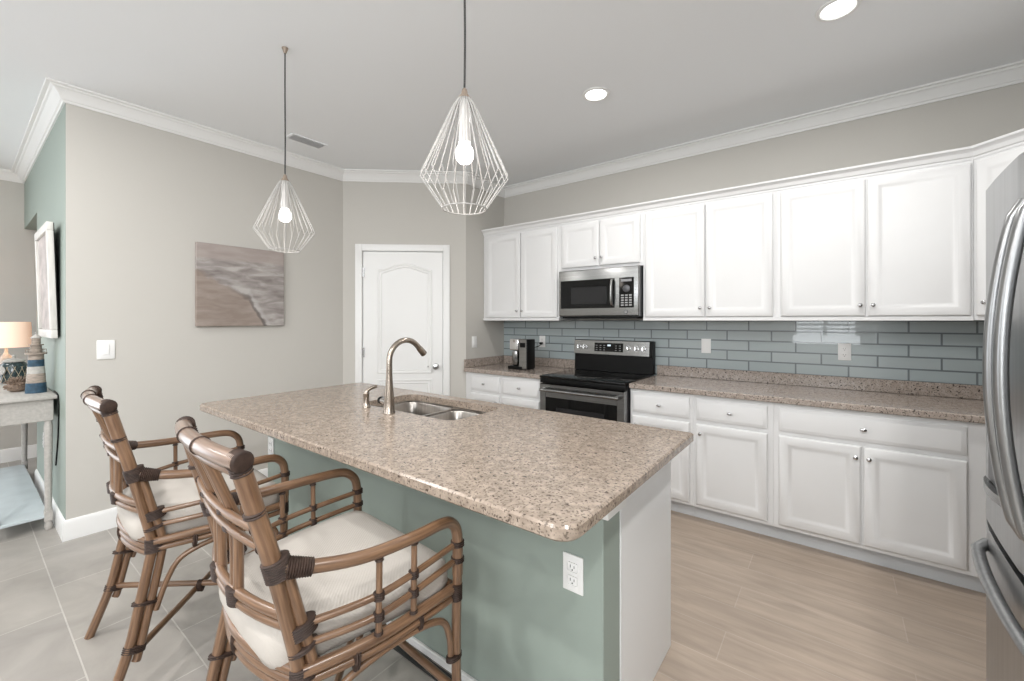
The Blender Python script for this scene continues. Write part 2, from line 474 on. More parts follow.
for x in (-.70, -.19, .32): box(bm, x, x + .06, YR - .06, YR, .90, 2.2)
for z in (.90, 2.14): box(bm, -.70, .38, YR - .06, YR, z, z + .06)
for (a, b) in ((-.64, -.19), (-.13, .32)):
    z = .945
    while z < 2.12:
        vs = bmesh.ops.create_cube(bm, size=1.0)['verts']
        bmesh.ops.scale(bm, vec=(b - a, .062, .008), verts=vs)
        bmesh.ops.rotate(bm, cent=(0, 0, 0), matrix=Matrix.Rotation(R(42), 3, 'X'), verts=vs)
        bmesh.ops.translate(bm, vec=((a + b) / 2, YR - .03, z), verts=vs)
        z += .088
struct('window_3', bm, M['trim'], 'plantation shutters')

# mouldings
crown = [(0, CZ - .092), (.010, CZ - .092), (.014, CZ - .080), (.022, CZ - .076), (.034, CZ - .050), (.056, CZ - .026), (.066, CZ - .022),
         (.070, CZ - .012), (.088, CZ - .010), (.090, CZ), (0, CZ)]
path = [(XF, YR), (XF, GY), (XL, GY), D0, D1, (XS, YW), (XR, YW), (XR, YR)]
struct('trim_1', sweep(B(), crown, path, side=-1), M['trim'], 'white crown moulding under the ceiling', 20)
base = [(0, 0), (.014, 0), (.014, .105), (.010, .120), (.006, .128), (0, .13)]
struct('baseboard_left', sweep(B(), base, [(-5.37, GY), (XL, GY), D0, (D0[0] + dv.x * .12, D0[1] + dv.y * .12)], side=-1), M['trim'])
struct('baseboard_far', sweep(B(), base, [(XF, YR), (XF, 2.3)], side=-1), M['trim'])
struct('baseboard_right', sweep(B(), base, [(XR, 1.0), (XR, YR)], side=-1), M['trim'])

# ------------------------------------------------------------------ pantry door (in the diagonal wall's frame)
def in_diag(o): o.location = (D0[0], D0[1], 0); o.rotation_euler = (0, 0, ang); return o
cw = .068
bm = B()
for a, b, c, d in ((S0 - cw, S0 - .002, 0, DH + cw), (S1 + .002, S1 + cw, 0, DH + cw)): box(bm, a, b, -.018, 0, c, d, .004, 2)
box(bm, S0 - .003, S1 + .003, -.0175, 0, DH + .002, DH + cw - .0005, .004, 2)
for a, b in ((S0 - .003, S0 + .0), (S1, S1 + .003)): box(bm, a, b, 0.0, .09, 0, DH)
box(bm, S0, S1, 0.0, .09, DH, DH + .003)
o = in_diag(struct('trim_2', bm, M['trim'], 'white pantry door casing'))
door = in_diag(struct('door_1', box(B(), S0 + .004, S1 - .004, .006, .042, .008, DH - .004), M['trim'], 'white two-panel arched pantry door'))
def ridge(pts2, parent, name):
    """raised moulding following a closed outline on the door face"""
    prof = [(-.002, .006), (.004, -.001), (.012, -.0015), (.018, .004), (.024, .0045), (.036, .0005), (.044, .006)]
    bm = B()
    n = len(pts2); P = [Vector(p) for p in pts2]; rows = []
    for i in range(n):
        d1 = (P[i] - P[i - 1]).normalized(); d2 = (P[(i + 1) % n] - P[i]).normalized()
        n1 = Vector((-d1.y, d1.x)); n2 = Vector((-d2.y, d2.x)); m = (n1 + n2) / (1 + n1.dot(n2))
        rows.append([bm.verts.new((P[i].x + m.x * a, y, P[i].y + m.y * a)) for a, y in prof])
    for i in range(n):
        a, b = rows[i], rows[(i + 1) % n]
        for k in range(len(prof) - 1): bm.faces.new((a[k], a[k + 1], b[k + 1], b[k]))
    return obj(name, bm, M['trim'], parent, 30)
pa, pb = .335, .868
arch = []
for k in range(13):
    t = k / 12; x = pb - (pb - pa) * t
    arch.append((x, 1.885 + .065 * (math.sin(PI * t) ** 1.6)))
ridge([(pa, .86), (pb, .86)] + arch, door, 'door_panel')
ridge([(pa, .20), (pb, .20), (pb, .80), (pa, .80)], door, 'door_panel')
for z in (.25, 1.07, 1.86):
    bm = B(); box(bm, S0 - .004, S0 + .018, -.004, .004, z - .045, z + .045); lathe(bm, [(.006, -.045), (.006, .045)], (S0 + .002, -.008, z), 'Z', 10)
    obj('hinge', bm, M['knob'], door)
bm = B()
lathe(bm, [(.030, .004), (.030, -.004), (.024, -.010), (.012, -.014), (.011, -.040), (.024, -.044), (.030, -.055), (.026, -.066), (.012, -.070)], (.908, 0, .93), 'Y', 20)
obj('door_knob', bm, M['knob'], door)
bm = B(); lathe(bm, [(.004, 0), (.004, -.03), (.007, -.035), (.007, -.045), (.003, -.048)], (.835, .0, .93), 'Y', 10); obj('door_stop', bm, M['knob'], door)

# ------------------------------------------------------------------ base cabinets
YB = 3.10                    # face frame plane; the doors stand proud of it
def knob_bm(x, y, z):
    return lathe(B(), [(.0045, .0), (.0045, -.012), (.010, -.015), (.012, -.019), (.011, -.024), (.005, -.027)], (x, y, z), 'Y', 14)
def pull_bm(x, y, z):        # oval drawer knob
    bm = lathe(B(), [(.004, .0), (.004, -.012), (.008, -.015), (.009, -.020), (.008, -.024), (.004, -.026)], (x, y, z), 'Y', 14)
    for v in bm.verts: v.co.x = x + (v.co.x - x) * 1.8
    return bm
def base_cabinet(x0, x1, drawers, doors, label, knobs, bx1=None):
    t = thing('base_cabinet', label, 'cabinet', ((x0 + x1) / 2, YB + .3, 0))
    ox, oy = t.location.x, t.location.y
    def put(name, bm, m):
        for v in bm.verts: v.co.x -= ox; v.co.y -= oy
        return obj(name, bm, m, t)
    bm = B(); box(bm, x0 + .0005, x1 - .0005, YB, YW - .003, .10, .874)
    put('body', bm, M['cab'])
    bm = B(); box(bm, x0 + .0005, x1 - .0005, YB + .065, YB + .083, 0.001, .10); put('toe_kick', bm, M['toe'])
    for a, b, z0, z1, nk in drawers:
        d = put('drawer', drawer_bm(a, b, z0, z1, YB - .020), M['cab'])
        k = pull_bm((a + b) / 2 - ox, YB - .020 - oy, .775); obj('knob', k, M['knob'], d)
    for (a, b), kx in zip(doors, knobs):
        d = put('door', door_bm(a, b, .125, .675, YB - .020), M['cab'])
        if kx is not None: obj('knob', knob_bm(kx - ox, YB - .020 - oy, .614), M['knob'], d)
    return t
DZ = (.702, .848)
base_cabinet(XS + .002, -2.018, [(-2.862, -2.500, *DZ, 1), (-2.466, -2.050, *DZ, 1)], [(-2.862, -2.500), (-2.466, -2.050)],
             'white base cabinet with two drawers under the coffee maker, left of the range', [-2.53, -2.44])
base_cabinet(-1.232, -.780, [(-1.215, -.805, *DZ, 1)], [(-1.215, -.805)], 'white base cabinet immediately right of the range, one drawer over one door', [-1.18])
base_cabinet(-.780, -.305, [(-.760, -.338, *DZ, 1)], [(-.760, -.338)], 'narrow white base cabinet, second to the right of the range', [-.731])
base_cabinet(-.305, 1.215, [(-.278, .530, *DZ, 1)], [(-.278, .115), (.127, .530)], 'wide white base cabinet with one long drawer above a pair of doors, beside the fridge', [.092, .150])

# ------------------------------------------------------------------ upper cabinets
YU = 3.37
def upper_cabinet(x0, x1, z0, doors, knobs, label, kz):
    t = thing('wall_cabinet', label, 'cabinet', ((x0 + x1) / 2, YU + .17, z0))
    ox, oy, oz = t.location
    def put(name, bm, m):
        for v in bm.verts: v.co -= Vector((ox, oy, oz))
        return obj(name, bm, m, t)
    bm = B(); box(bm, x0 + .0005, x1 - .0005, YU, YW - .003, z0, 2.262); put('body', bm, M['cab'])
    for (a, b), kx in zip(doors, knobs):
        d = put('door', door_bm(a, b, z0 + .025, 2.245, YU - .020), M['cab'])
        obj('knob', knob_bm(kx - ox, YU - .020 - oy, kz - oz), M['knob'], d)
    return t
UB = 1.387
upper_cabinet(XS + .002, -2.012, UB, [(-2.890, -2.457), (-2.447, -2.035)], [-2.482, -2.422], 'two-door white wall cabinet above the coffee maker', 1.478)
upper_cabinet(-2.012, -1.232, 1.832, [(-1.985, -1.616), (-1.606, -1.255)], [-1.640, -1.584], 'short two-door white wall cabinet above the microwave', 1.925)
upper_cabinet(-1.232, -.312, UB, [(-1.212, -.768), (-.758, -.335)], [-.795, -.730], 'tall two-door white wall cabinet to the right of the microwave', 1.478)
upper_cabinet(-.312, .602, UB, [(-.290, .147), (.157, .590)], [.122, .182], 'widest two-door white wall cabinet, between the microwave\'s neighbour and the corner cabinet', 1.478)
# corner wall cabinet
t = thing('corner_wall_cabinet', 'angled white corner wall cabinet partly behind the fridge', 'cabinet', (.90, 3.45, UB))
poly = [(.603, YU), (.893, 3.08), (XR - .003, 3.08), (XR - .003, YW - .003), (.603, YW - .003)]
bm = B(); prism(bm, [(x - .90, y - 3.45) for x, y in poly], 0, 2.262 - UB); obj('body', bm, M['cab'], t)
d = door_bm(.022, .388, .025, 2.245 - UB, -.020)
od = obj('door', d, M['cab'], t); od.location = (.603 - .90, YU - 3.45, 0); od.rotation_euler = (0, 0, R(-45))
obj('knob', knob_bm(.070, -.020, .095), M['knob'], od)
# cabinet above the fridge along the right wall
t = thing('wall_cabinet', 'white wall cabinet hung above the fridge', 'cabinet', (XR - .17, 2.03, 1.86))
bm = B(); box(bm, -.157, .167, -1.03, 1.045, 0, 2.262 - 1.86); obj('body', bm, M['cab'], t)
for a in (-.95, -.45, .05, .55):
    dd = obj('door', door_bm(a, a + .48, .02, .385, -.020), M['cab'], t); dd.location = (-.157, .06, 0); dd.rotation_euler = (0, 0, R(-90))
ccr = [(-.02, 2.2625), (.004, 2.2625), (.006, 2.275), (.014, 2.280), (.022, 2.300), (.034, 2.312), (.042, 2.316), (.044, 2.328), (-.02, 2.328)]
o = obj('cabinet_crown', sweep(B(), ccr, [(XS + .004, YU), (.603, YU), (.893, 3.08), (.893, 1.0)], side=-1), M['cab'], None, 20)
tag(o, 'white crown moulding running along the tops of the wall cabinets', 'moulding')
o = obj('light_rail', box(box(B(), XS + .004, -2.014, YU - .012, YU - .001, UB - .002, UB + .022), -1.230, .60, YU - .012, YU - .001, UB - .002, UB + .022), M['cab'])
tag(o, 'thin white rail along the bottom edge of the wall cabinets', 'moulding')

# ------------------------------------------------------------------ backsplash and counters
bm = B(); box(bm, XS + .001, XR - .001, YW - .010, YW - .001, .88, 1.386); o = struct('trim_3', bm, M['tile'], 'blue-grey glass tile backsplash')
YC = 3.066
t = thing('granite_counter', 'speckled granite counter with low splash, holding the coffee maker', 'countertop', (-2.48, 3.4, .876))
def counter(t, x0, x1, extra=None):
    ox, oy, oz = t.location
    obj('worktop', slab(B(), [(x0 - ox, YC - oy), (x1 - ox, YC - oy), (x1 - ox, YW - .012 - oy), (x0 - ox, YW - .012 - oy)], [], 0, .038, .005), M['granite2'], t)
    bm = B(); box(bm, x0 - ox, x1 - ox, YW - .032 - oy, YW - .012 - oy, .0385, .122, .002)
    obj('splash', bm, M['granite2'], t)
counter(t, XS + .003, -2.016)
bm = B(); box(bm, XS + .002 + 2.48, XS + .022 + 2.48, YC - 3.4, YW - .034 - 3.4, .0385, .122, .002); obj('side_splash', bm, M['granite2'], t)
t = thing('granite_counter', 'long speckled granite counter with low splash, right of the range', 'countertop', (0, 3.4, .876))
counter(t, -1.230, XR - .004)

def outlet(name, label, loc, rz, kind='duplex', w=.072, h=.117):
    t = thing(name, label, 'outlet' if kind != 'switch' else 'light switch', loc, rz)
    bm = B(); box(bm, -w / 2, w / 2, -.006, 0, -h / 2, h / 2, .002, 2); obj('cover_plate', bm, M['plate'], t)
    if kind == 'switch':
        n = max(1, round(w / .075))
        for i in range(n):
            cx = (i - (n - 1) / 2) * .046
            bm = B(); box(bm, cx - .016, cx + .016, -.010, -.0062, -.033, .033, .0015); obj('rocker', bm, M['plate'], t)
    else:
        for s in (-1, 1):
            bm = B(); box(bm, -.017, .017, -.009, -.0062, s * .021 - .0145, s * .021 + .0145, .004, 2); f = obj('socket', bm, M['plate'], t)
            bm = B()
            box(bm, -.0080, -.0060, -.0096, -.0088, s * .021 - .002, s * .021 + .007); box(bm, .0055, .0075, -.0096, -.0088, s * .021 - .002, s * .021 + .006)
            lathe(bm, [(.0024, -.0096), (.0024, -.0088)], (0, 0, s * .021 - .008), 'Y', 8)
            obj('socket_slots', bm, M['hole'], f)
    return t
outlet('wall_switch', 'white switch plate on the tiles between range and first wide wall cabinet', (-.835, YW - .0105, 1.178), 0, 'switch')
outlet('wall_outlet', 'white outlet on the tiles over the long counter, nearer the fridge', (.052, YW - .0105, 1.169), 0)
outlet('wall_outlet', 'white outlet on the tiles with the coffee maker\'s black plug in it', (-2.425, YW - .0105, 1.167), 0)
outlet('wall_switch', 'white switch plate on the beige wall left of the seascape canvas', (XL + .0005, .606, 1.192), R(90), 'switch', .088, .125)
outlet('wall_switch', 'small white switch plate on the short wall between pantry door and wall cabinets', (XS + .0005, 3.22, 1.165), R(90), 'switch')
outlet('wall_outlet', 'white outlet low on the sage wall behind the console table', (-4.86, GY - .0005, .46), 0)

# ------------------------------------------------------------------ range
t = thing('range', 'freestanding stainless steel electric range with black glass cooktop', 'oven', (-1.625, 3.05, 0))
hw = .382
bm = B(); box(bm, -hw + .002, hw - .002, .02, .655, .06, .895); obj('body', bm, M['steeldark'], t)
bm = B(); box(bm, -hw, hw, -.028, .60, .898, .918, .004, 2); ck = obj('cooktop', bm, M['blackglass'], t)
bm = B(); box(bm, -hw + .002, hw - .002, -.022, .02, .858, .897, .004, 2); obj('front_lip', bm, M['black'], t)
bm = B(); ring_panel(bm, -hw + .004, hw - .004, .245, .852, .02, [(0, -.022), (.004, -.030), (.058, -.030), (.061, -.027)])
dr = obj('oven_door', bm, M['steel'], t)
bm = B(); box(bm, -hw + .062, hw - .062, -.0295, -.0268, .31, .742); g = obj('oven_window', bm, M['blackglass'], dr)
bm = B(); box(bm, -.215, .215, -.0305, -.0290, .36, .665); obj('inner_window', bm, M['ovenglass'], dr)
bm = B(); tube(bm, [(-.345, -.075, .805), (.345, -.075, .805)], .0125, 16)
for s in (-1, 1): box(bm, s * .335 - .012, s * .335 + .012, -.078, -.028, .790, .820, .004)
obj('oven_handle', bm, M['steel'], dr)
bm = B(); ring_panel(bm, -hw + .004, hw - .004, .065, .238, .02, [(0, -.022), (.004, -.028), (.02, -.028)]); obj('storage_drawer', bm, M['steel'], t)
for s in (-1, 1):
    for y in (.05, .60):
        bm = B(); lathe(bm, [(.016, .001), (.016, .06)], (s * .34, y, 0), 'Z', 12); obj('foot', bm, M['black'], t)
# backguard: black riser and a tilted stainless panel
bm = B()
pts = [(.58, .9185), (.655, .9185), (.655, 1.20), (.606, 1.205), (.585, 1.195), (.575, 1.075), (.580, 1.068), (.592, 1.065)]
a = [bm.verts.new((-hw + .004, y, z)) for y, z in pts]; b = [bm.verts.new((hw - .004, y, z)) for y, z in pts]
bm.faces.new(a); bm.faces.new(b)
for k in range(len(a)):
    f = bm.faces.new((a[k], a[(k + 1) % len(a)], b[(k + 1) % len(a)], b[k]))
bg_ = obj('backguard', bm, M['black'], t)
def panel_pt(x, s, off=0.0):   # s 0..1 up the tilted face
    y = .575 + (.585 - .575) * s; z = 1.075 + .12 * s
    n = Vector((0, -.12, .010)).normalized()
    return Vector((x, y, z)) + n * off
def tilted(x0, x1, s0, s1, off0, off1):
    bm = B(); vs = []
    for x in (x0, x1):
        for s in (s0, s1):
            for o_ in (off0, off1): vs.append(bm.verts.new(panel_pt(x, s, o_)))
    for f in ((0, 1, 3, 2), (4, 5, 7, 6), (0, 1, 5, 4), (2, 3, 7, 6), (0, 2, 6, 4), (1, 3, 7, 5)): bm.faces.new([vs[i] for i in f])
    return bm
fp = obj('control_panel', tilted(-hw + .004, hw - .03, -.02, 1.02, .0005, .005), M['steel'], bg_)
disp = obj('display', tilted(-.165, .115, .20, .86, .0055, .0075), M['blackglass'], t)
M['seg'] = mat('display_digits', (.1, .1, .1), .5, emit=((.75, .9, 1.0), 1.2))
obj('display_digits', tilted(-.035, -.003, .62, .74, .0078, .0082), M['seg'], disp)
M['mark'] = mat('printed_marks', (.35, .35, .35), .5)
for r0 in range(3):
    for c0 in range(7):
        x = -.15 + c0 * .038
        if -.05 < x < .01: continue
        obj('touch_key', tilted(x, x + .016, .30 + r0 * .17, .34 + r0 * .17, .0078, .0081), M['mark'], disp)
for x in (-.325, -.265, .165, .235, .300):
    bm = B(); tube(bm, [panel_pt(x, .5, .004), panel_pt(x, .5, .010)], .026, 20); kb = obj('control_knob', bm, M['knob'], t)
    bm = B(); tube(bm, [panel_pt(x, .5, .010), panel_pt(x, .5, .030), panel_pt(x, .5, .034)], [.020, .018, .014], 20)
    tube(bm, [panel_pt(x, .5 - .12, .036), panel_pt(x, .5 + .12, .036)], .0035, 8)
    obj('grip', bm, M['chrome'], kb)
for (x, y, r_) in ((-.19, .16, .105), (.19, .16, .080), (-.19, .42, .080), (.19, .42, .105)):
    bm = B(); lathe(bm, [(r_, .9181), (r_ - .002, .9185)], (x, y, 0), 'Z', 40)
    obj('burner_ring', bm, mat('burner_mark', (.022, .022, .022), .15), ck)

# ------------------------------------------------------------------ microwave
t = thing('microwave', 'stainless over-the-range microwave with black window, under the short cabinet', 'microwave', (-1.612, 3.30, 1.42))
mw = .370
bm = B(); box(bm, -mw, mw, .022, .40, 0.0, .408); obj('body', bm, M['steeldark'], t)
bm = B(); box(bm, -mw + .02, mw - .02, .03, .40, -.018, -.0005); obj('grease_filter', bm, M['black'], t)
bm = B(); ring_panel(bm, -mw, mw, 0.003, .405, .022, [(0, .004), (.006, -.002), (.012, -.003)]); dr = obj('front_frame', bm, M['steel'], t)
bm = B(); box(bm, -mw + .022, .165, -.0060, -.0028, .070, .315, .002); wn = obj('window', bm, M['blackglass'], t)
bm = B(); box(bm, -.24, .10, -.0075, -.0058, .105, .255, .004); obj('inner_window', bm, M['ovenglass'], wn)
bm = B(); tube(bm, smooth_path([(.150, -.004, .085), (.150, -.035, .105), (.150, -.045, .19), (.150, -.035, .285), (.150, -.004, .305)], 6), .011, 12); obj('door_handle', bm, M['steel'], t)
bm = B(); box(bm, .205, .330, -.0060, -.0028, .070, .315, .002); kp = obj('keypad', bm, M['blackglass'], t)
bm = B()
for r0 in range(5):
    for c0 in range(3): box(bm, .222 + c0 * .034, .245 + c0 * .034, -.0068, -.0060, .085 + r0 * .020, .096 + r0 * .020)
obj('keypad_buttons', bm, M['mark'], kp)
bm = B(); box(bm, .222, .312, -.0068, -.0060, .282, .302); obj('clock_display', bm, mat('clock_face', (.25, .25, .26), .3), kp)
bm = B(); lathe(bm, [(.030, -.0060), (.030, -.0105), (.024, -.0125)], (.268, 0, .225), 'Y', 28); obj('dial', bm, M['steeldark'], kp)
bm = B(); lathe(bm, [(.018, -.0028), (.018, -.0050), (.015, -.0052)], (.262, 0, .036), 'Y', 28); em = obj('round_emblem', bm, M['steeldark'], t)
bm = B(); lathe(bm, [(.0125, -.0052), (.0125, -.0058)], (.262, 0, .036), 'Y', 24); obj('emblem_face', bm, M['steel'], em)

# ------------------------------------------------------------------ coffee maker
t = thing('coffee_maker', 'silver and black single-serve coffee maker on the counter in the corner', 'coffee maker', (-2.41, 3.36, .9145), R(0))
bm = B(); box(bm, -.125, .045, -.10, .10, 0, .032, .006, 2); obj('drip_tray', bm, M['black'], t)
bm = B(); box(bm, .0, .10, -.085, .045, .004, .290, .008, 2); obj('body', bm, M['black'], t)
bm = B(); box(bm, .006, .094, -.096, -.085, .006, .292, .004); obj('front_panel', bm, M['steel'], t)
bm = B(); box(bm, .020, .080, -.0985, -.0962, .215, .258, .002); obj('display', bm, M['black'], t)
bm = B(); box(bm, -.11, -.003, -.005, .04, .034, .18, .01, 2); obj('back_column', bm, M['steeldark'], t)
bm = B(); lathe(bm, [(.030, .034), (.040, .05), (.042, .150), (.038, .175)], (-.056, -.05, 0), 'Z', 24); obj('travel_cup', bm, M['steel'], t)
bm = B(); box(bm, -.112, -.003, -.092, .04, .182, .292, .012, 3); obj('brew_head', bm, M['chrome'], t)
bm = B(); tube(bm, smooth_path([(.06, .04, .20), (.07, .14, .215), (.05, .24, .232), (.02, .30, .234), (-.01, .325, .234)], 6), .004, 8)
obj('power_cord', bm, M['black'], t)
bm = B(); box(bm, -.029, -.001, .308, .338, .222, .246, .003); obj('plug', bm, M['black'], t)

# ------------------------------------------------------------------ refrigerator
t = thing('refrigerator', 'tall stainless french-door fridge with bowed handles at the right edge', 'fridge', (.80, 1.468, 0))
FX = .365 - .80
def bowed_door(y0, y1, z0, z1, bulge=.020, th=.06):
    """door slab whose face (towards -X) is gently curved across its width"""
    bm = B(); n = 10; rows = []
    for k in range(n + 1):
        y = y0 + (y1 - y0) * k / n; s = (y + .0) / .46
        x = FX - bulge * max(0, 1 - s * s) + (.006 if k in (0, n) else 0)
        rows.append([bm.verts.new(p) for p in ((x, y, z0), (x, y, z1), (FX + th, y, z1), (FX + th, y, z0))])
    for a, b in zip(rows, rows[1:]):
        for k in range(4): bm.faces.new((a[k], a[(k + 1) % 4], b[(k + 1) % 4], b[k]))
    bm.faces.new(rows[0]); bm.faces.new(rows[-1]); return bm
bm = B(); box(bm, FX + .065, .405, -.452, .452, .03, 1.765, .004); obj('body', bm, M['steeldark'], t)
dl = obj('fridge_door', bowed_door(.003, .456, .795, 1.775), M['fridge'], t, 50)
dr2 = obj('fridge_door', bowed_door(-.456, -.003, .795, 1.775), M['fridge'], t, 50)
fz = obj('freezer_drawer', bowed_door(-.456, .456, .075, .775), M['fridge'], t, 50)
bm = B(); box(bm, FX + .02, FX + .10, -.44, .44, .01, .07); obj('base_grille', bm, M['black'], t)
for s, p in ((.042, dl), (-.042, dr2)):
    bm = B(); pts = []
    for k in range(25):
        u = k / 24; z = .885 + .775 * u
        pts.append((FX - .022 - .046 * (math.sin(PI * u) ** .75), s, z))
    pts = [(FX - .012, s, .880)] + pts[1:-1] + [(FX - .012, s, 1.665)]
    tube(bm, pts, .0125, 14)
    for v in bm.verts: v.co.y = s + (v.co.y - s) * 1.15
    obj('door_handle', bm, M['fridge'], p, 60)
bm = B(); pts = []
for k in range(25):
    u = k / 24; y = -.40 + .80 * u
    pts.append((FX - .018 - .032 * (math.sin(PI * u) ** .55), y, .700 + .012 * (1 - math.sin(PI * u))))
pts[0] = (FX - .002, -.402, .72); pts[-1] = (FX - .002, .402, .72)
tube(bm, pts, .015, 14); obj('drawer_handle', bm, M['fridge'], fz, 60)
# water dispenser on the left door
bm = B(); box(bm, FX - .0145, FX - .002, .155, .335, .93, 1.33, .004); dp = obj('water_dispenser', bm, M['steeldark'], dl)
bm = B(); n = 10; top = []; 
poly = [(FX - .012, .375)] + [(FX - .012 - .020 * math.sin(PI * k / n) ** .7, .375 - .26 * k / n) for k in range(1, n)] + [(FX - .012, .115)]
prism(bm, poly, .905, .928); obj('drip_tray', bm, M['steel'], dl)
bm = B(); lathe(bm, [(.008, 1.14), (.010, 1.18)], (FX - .012, .24, 0), 'Z', 12); obj('water_spout', bm, M['black'], dl)
bm = B(); box(bm, FX - .020, FX - .0142, .255, .285, 1.255, 1.285, .002); obj('ice_button', bm, M['black'], dl)

# ------------------------------------------------------------------ island
IX0, IX1, IYF, IYB = -2.84, -.560, 1.192, 1.85
t = thing('kitchen_island', 'sage green kitchen island with white cabinet end under the granite top', 'island', (-1.7, 1.5, 0))
bm = B(); box(bm, IX0 + 1.7, IX1 + 1.7, IYF - 1.5, 1.318 - 1.5, 0, .874, .003); obj('knee_wall', bm, M['green'], t)
bm = B(); zi = 1.5
for (a, b, c, d, e, f) in ((IX0, IX1 - .0025, 1.319, 1.337, .001, .874), (IX0, IX0 + .018, 1.338, IYB - .02, .10, .874), (IX1 - .022, IX1 - .0025, 1.338, IYB - .02, .001, .874),
                           (IX0 + .02, IX1 - .024, 1.338, IYB - .02, .10, .118), (IX0 + .02, IX1 - .024, 1.80, IYB - .02, .12, .874)):
    box(bm, a + 1.7, b + 1.7, c - zi, d - zi, e, f)
obj('cabinet_body', bm, M['cab'], t)
bm = B(); box(bm, IX1 + 1.7 - .002, IX1 + 1.7 + .003, 1.3205 - 1.5, IYB - 1.5, 0.001, .874); obj('end_panel', bm, M['panel'], t)
bm = B(); box(bm, IX1 + 1.7 + .001, IX1 + 1.7 + .022, 1.180 - 1.5, 1.3195 - 1.5, .786, .874, .002); obj('top_cleat', bm, M['trim'], t)
for k in range(5):
    a = IX0 + .03 + k * .45
    dd = obj('door', door_bm(-.215, .215, .125, .85, -.020), M['cab'], t); dd.location = (a + .215 + 1.7, IYB - .02 - 1.5, 0); dd.rotation_euler = (0, 0, PI)
bm = B(); box(bm, IX0 + 1.7, IX1 + 1.7 - .001, IYF - .014 - 1.5, IYF - 1.5, 0, .032, .003); obj('base_moulding', bm, M['trim'], t)
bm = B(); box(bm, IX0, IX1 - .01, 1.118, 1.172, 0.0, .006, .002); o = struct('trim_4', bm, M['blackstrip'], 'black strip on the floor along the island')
hole1 = rrect(-2.165, -1.775, 1.425, 1.800, .06)
hole2 = rrect(-1.745, -1.420, 1.400, 1.760, .06)
o = thing('island_countertop', 'large speckled beige granite island top with rounded corners', 'countertop', (-1.7, 1.36, .876))
sink_out = rrect(-2.165, -1.420, 1.400, 1.785, .07)
outer = rrect(-2.888, -.470, .832, 1.880, (.06, .055, .012, .03))
obj('worktop', slab(B(), [(x + 1.7, y - 1.36) for x, y in outer], [[(x + 1.7, y - 1.36) for x, y in sink_out]], 0, .038, .006), M['granite'], o, 30)
# sink
t = thing('sink', 'stainless double-bowl sink set under the island granite', 'sink', (-1.82, 1.6, .876))
def bowl(x0, x1, y0, y1, depth, r=.06):
    bm = B(); loops = []
    for ins, z in ((0, -.012), (.004, -.018), (.010, -.10), (.014, -depth + .02), (.030, -depth)):
        loops.append([bm.verts.new((x + 1.82, y - 1.6, z)) for x, y in inset2(rrect(x0, x1, y0, y1, r), ins)])
    for a, b in zip(loops, loops[1:]):
        for k in range(len(a)): bm.faces.new((a[k], a[(k + 1) % len(a)], b[(k + 1) % len(a)], b[k]))
    bm.faces.new(loops[-1])
    return bm
b1 = obj('bowl', bowl(-2.172, -1.770, 1.393, 1.795, .20), M['sink'], t)
b2 = obj('bowl', bowl(-1.752, -1.413, 1.393, 1.770, .17), M['sink'], t)
def sh(poly): return [(x + 1.82, y - 1.6) for x, y in poly]
obj('rim', slab(B(), sh(rrect(-2.20, -1.385, 1.372, 1.822, .08)), [sh(rrect(-2.172, -1.770, 1.393, 1.795, .06)), sh(rrect(-1.752, -1.413, 1.393, 1.770, .06))], -.014, -.002, .001), M['sink'], t)
for b, (x, y, z) in ((b1, (-1.97, 1.61, -.199)), (b2, (-1.61, 1.60, -.169))):
    bm = B(); lathe(bm, [(.045, 0.0), (.045, .003), (.036, .004), (.034, .001)], (x + 1.82, y - 1.6, z), 'Z', 24); obj('drain', bm, M['chrome'], b)
# faucet
t = thing('faucet', 'tall brushed nickel gooseneck faucet standing beside the island sink', 'faucet', (-1.80, 1.335, .9145))
bm = B(); lathe(bm, [(.030, 0), (.030, .004), (.027, .010), (.026, .06), (.0215, .115), (.0175, .16), (.0155, .20)], (0, 0, 0), 'Z', 24); obj('body', bm, M['nickel'], t)
pts = [(0, 0, .198), (0, 0, .25)] + [(0, .105 - .105 * math.cos(a), .262 + .105 * math.sin(a)) for a in [PI * k / 16 for k in range(1, 13)]]
lastp = Vector(pts[-1]); dvv = Vector((0, 1, -1.0)).normalized()
pts += [tuple(lastp + dvv * .02)]
rr = [.0155, .0150] + [.0145] * 12 + [.0150]
bm = B(); tube(bm, pts, rr, 18); obj('spout', bm, M['nickel'], t)
bm = B(); p0 = lastp + dvv * .018; tube(bm, [tuple(p0), tuple(p0 + dvv * .012), tuple(p0 + dvv * .052)], [.0155, .0175, .0185], 18); obj('spray_head', bm, M['nickel'], t)
bm = B(); tube(bm, [(-.018, .0, .055), (-.078, .012, .055)], .0165, 18); h = obj('handle_base', bm, M['chrome'], t)
bm = B(); tube(bm, [(-.076, .0116, .055), (-.090, .0144, .055)], .0195, 18); obj('handle_ring', bm, M['black'], h)
bm = B(); tube(bm, [(-.089, .0142, .055), (-.098, .016, .055)], .0125, 14); tube(bm, [(-.097, .0158, .056), (-.118, .020, .060)], [.004, .003], 8); obj('lever', bm, M['chrome'], h)
t = thing('soap_dispenser', 'small brushed nickel soap pump standing left of the faucet', 'soap dispenser', (-2.02, 1.35, .9145))
bm = B(); lathe(bm, [(.022, 0), (.022, .004), (.018, .010), (.0155, .03), (.0150, .070), (.0175, .076), (.015, .086)], (0, 0, 0), 'Z', 20); obj('body', bm, M['nickel'], t)
bm = B(); tube(bm, smooth_path([(0, 0, .078), (0, .01, .092), (.006, .030, .103), (.014, .055, .109)], 5), .0095, 12); obj('spout', bm, M['nickel'], t)
outlet('island_outlet', 'white duplex outlet near the right end of the island\'s sage side', (-.661, IYF - .0005, .583), 0)
outlet('island_outlet', 'white duplex outlet at the far left end of the island\'s sage side', (-2.785, IYF - .0005, .600), 0)

